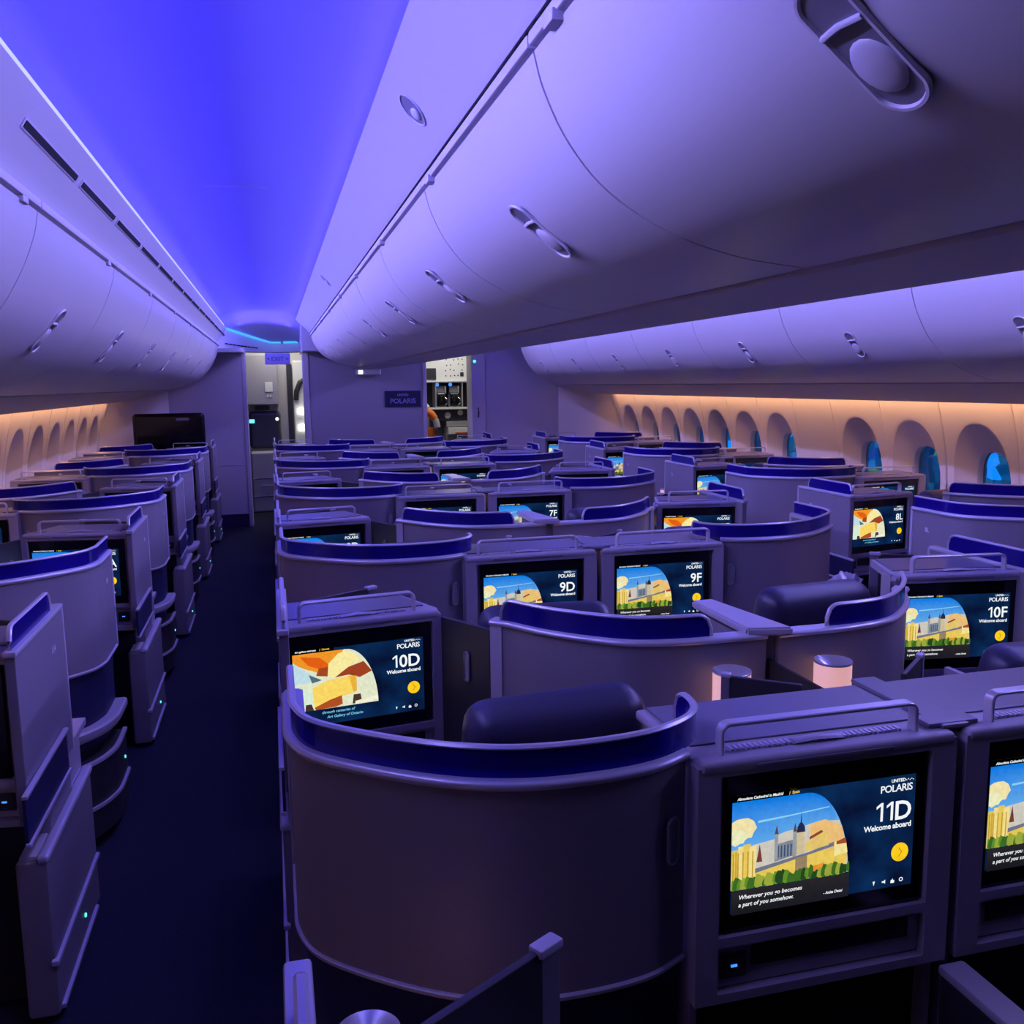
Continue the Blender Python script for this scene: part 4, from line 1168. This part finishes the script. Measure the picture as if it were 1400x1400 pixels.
for i, x in enumerate((2.345, 2.535)):
    c = empty('coffee_maker', (x, GY+.02, 1.362))
    tag(c, '%s black and silver coffee maker on the galley shelf' % ('left', 'right')[i], 'coffee maker', 'coffee makers in the galley')
    bm = BM(); box(bm, -.075, .075, 0, .14, .21, .31, .012); box(bm, -.075, .075, .09, .14, 0, .22, .006); box(bm, -.075, .075, -.02, .14, 0, .015, .004); obj('housing', bm, M['grey'], c, 35)
    bm = BM(); box(bm, -.055, .055, -.012, .0, .185, .205, .004); box(bm, .045, .07, -.012, 0, .20, .30, .004); obj('front_bar', bm, M['chrome'], c, 35)
    bm = BM(); lathe(bm, [(0, .016), (.05, .018), (.062, .07), (.055, .13), (.04, .165), (.0, .168)], 0, .02, 20); obj('coffee_pot', bm, M['glass_black'], c, 50)
    bm = BM(); tube(bm, [(.055, -.01, .14), (.075, -.02, .12), (.075, -.02, .06), (.058, -.01, .04)], .006, 6); obj('pot_handle', bm, M['chrome'], c, 50)
    bm = BM(); tt = bmesh.new(); bmesh.ops.create_uvsphere(tt, u_segments=12, v_segments=8, radius=.026); tt.transform(Matrix.Translation((-.06, -.01, .325))); merge(bm, tt); obj('power_light', bm, M['ledblue'], c, 60, label='bright blue power light')
# hi-vis jacket at the galley edge
t = empty('hi_vis_jacket', (2.13, 12.62, 0))
tag(t, 'orange and grey high-visibility jacket at the left edge of the galley opening', 'jacket')
bm = BM(); tube(bm, [(-.16, .04, 1.36), (-.08, .02, 1.33), (.0, 0, 1.28), (.035, 0, 1.22)], .055, 14); obj('sleeve', bm, M['orange'], t, 60)
bm = BM(); tube(bm, [(.02, 0, 1.245), (.055, -.01, 1.19), (.075, -.01, 1.10), (.06, -.01, 1.07)], .045, 14); obj('sleeve_band', bm, M['reflect'], t, 60, label='grey reflective band')
bm = BM(); tube(bm, [(-.16, .05, 1.44), (-.09, .03, 1.40), (-.06, .02, 1.36)], .05, 12); obj('collar', bm, M['reflect'], t, 60)
bm = BM(); pad(bm, -.03, .06, 1.02, .16, .12, .16, .05); pad(bm, -.06, .08, .52, .20, .16, 1.04, .06); obj('jacket_body', bm, M['orange'], t, 60)
bm = BM(); box(bm, -.12, -.02, .08, .10, 1.05, 1.30, .02, 3); obj('lining', bm, M['reflect'], t, 50)

# ------------------------------------------------------------------ lights
def area(name, loc, rot, sx, sy, power, col, spread=180):
    l = bpy.data.lights.new(name, 'AREA'); l.shape = 'RECTANGLE'; l.size = sx; l.size_y = sy; l.energy = power; l.color = col
    l.spread = math.radians(spread)
    o = bpy.data.objects.new(name, l); o.location = loc; o.rotation_euler = rot; C.objects.link(o); return o
BLUE, LAV, WARM = (.045, .03, 1.), (.36, .31, 1.), (1., .50, .25)
def aim(o, d): o.rotation_euler = Vector(d).to_track_quat('-Z', 'Y').to_euler()
YL = 5.9; LEN = 10.2
def strip_light(name, x, z, d, power, col, length=LEN, yc=YL, wid=.03, spread=180):
    o = area(name, (x, yc, z), (0, 0, 0), wid, length, power, col, spread)
    dv = Vector(d).normalized(); yv = Vector((0, 1, 0)); zv = -dv; xv = yv.cross(zv).normalized()
    o.rotation_euler = Matrix((xv, yv, zv)).transposed().to_euler(); return o
for mir in (0, 1):
    X = (lambda x: 2*XC-x) if mir else (lambda x: x); s = -1 if mir else 1
    strip_light('cove_blue', X(-.472), 2.364, (s*1, 0, .42), 34, BLUE, spread=125)
    strip_light('cove_blue', X(-.485), 2.395, (s*.45, 0, 1), 11, BLUE)
    strip_light('cove_blue', X(.34), 2.462, (-s*1, 0, .22), 40, BLUE, spread=125)
    strip_light('cove_wash', X(-.460), 2.366, (s*1, 0, -.42), 62, LAV, spread=105)
    strip_light('cove_wash', X(.296), 2.462, (-s*1, 0, -.75), 54, LAV, spread=105)
    strip_light('window_wash', X(-1.69), 1.595, (s*-.35, 0, -1), 17, WARM, spread=130)
area('galley_light', (2.4, 12.3, 2.5), (0, 0, 0), .8, .6, 14, (1., .96, .88))
area('entry_light', (.1, 12.6, 2.5), (0, 0, 0), .6, .6, 12, (1., .96, .88))

l_ = area('soffit_fill', (-.15, 11.05, 2.25), (0, 0, 0), .5, .05, 2.2, LAV); aim(l_, (.15, 1, .05))  # added fill with no visible fixture, brightens the entry soffit
area('dome_light', (-.05, 11.55, 2.36), (math.radians(205), 0, 0), .6, .25, 5, BLUE)

# ------------------------------------------------------------------ camera
yaw, pit, rol = .2531, .1405, -.0129
f = Vector((math.sin(yaw)*math.cos(pit), math.cos(yaw)*math.cos(pit), -math.sin(pit)))
r = Vector((math.cos(yaw), -math.sin(yaw), 0)); u = r.cross(f)
c, s = math.cos(rol), math.sin(rol)
r2 = r*c+u*s; u2 = u*c-r*s
cam = bpy.data.cameras.new('camera'); cam.sensor_width = 36; cam.lens = 1248.7644/1400*36; cam.clip_start = .02
co = bpy.data.objects.new('camera', cam); C.objects.link(co)
co.matrix_world = Matrix(((r2.x, u2.x, -f.x, 0), (r2.y, u2.y, -f.y, 0), (r2.z, u2.z, -f.z, CAMZ), (0, 0, 0, 1)))
S.camera = co
S.view_settings.view_transform = 'Standard'; S.view_settings.look = 'None'
S.view_settings.exposure = 0; S.view_settings.gamma = 1; S.view_settings.use_curve_mapping = False
S.cycles.use_denoising = True
S.cycles.max_bounces = 8; S.cycles.diffuse_bounces = 5; S.cycles.transparent_max_bounces = 12
S.cycles.sample_clamp_indirect = 4
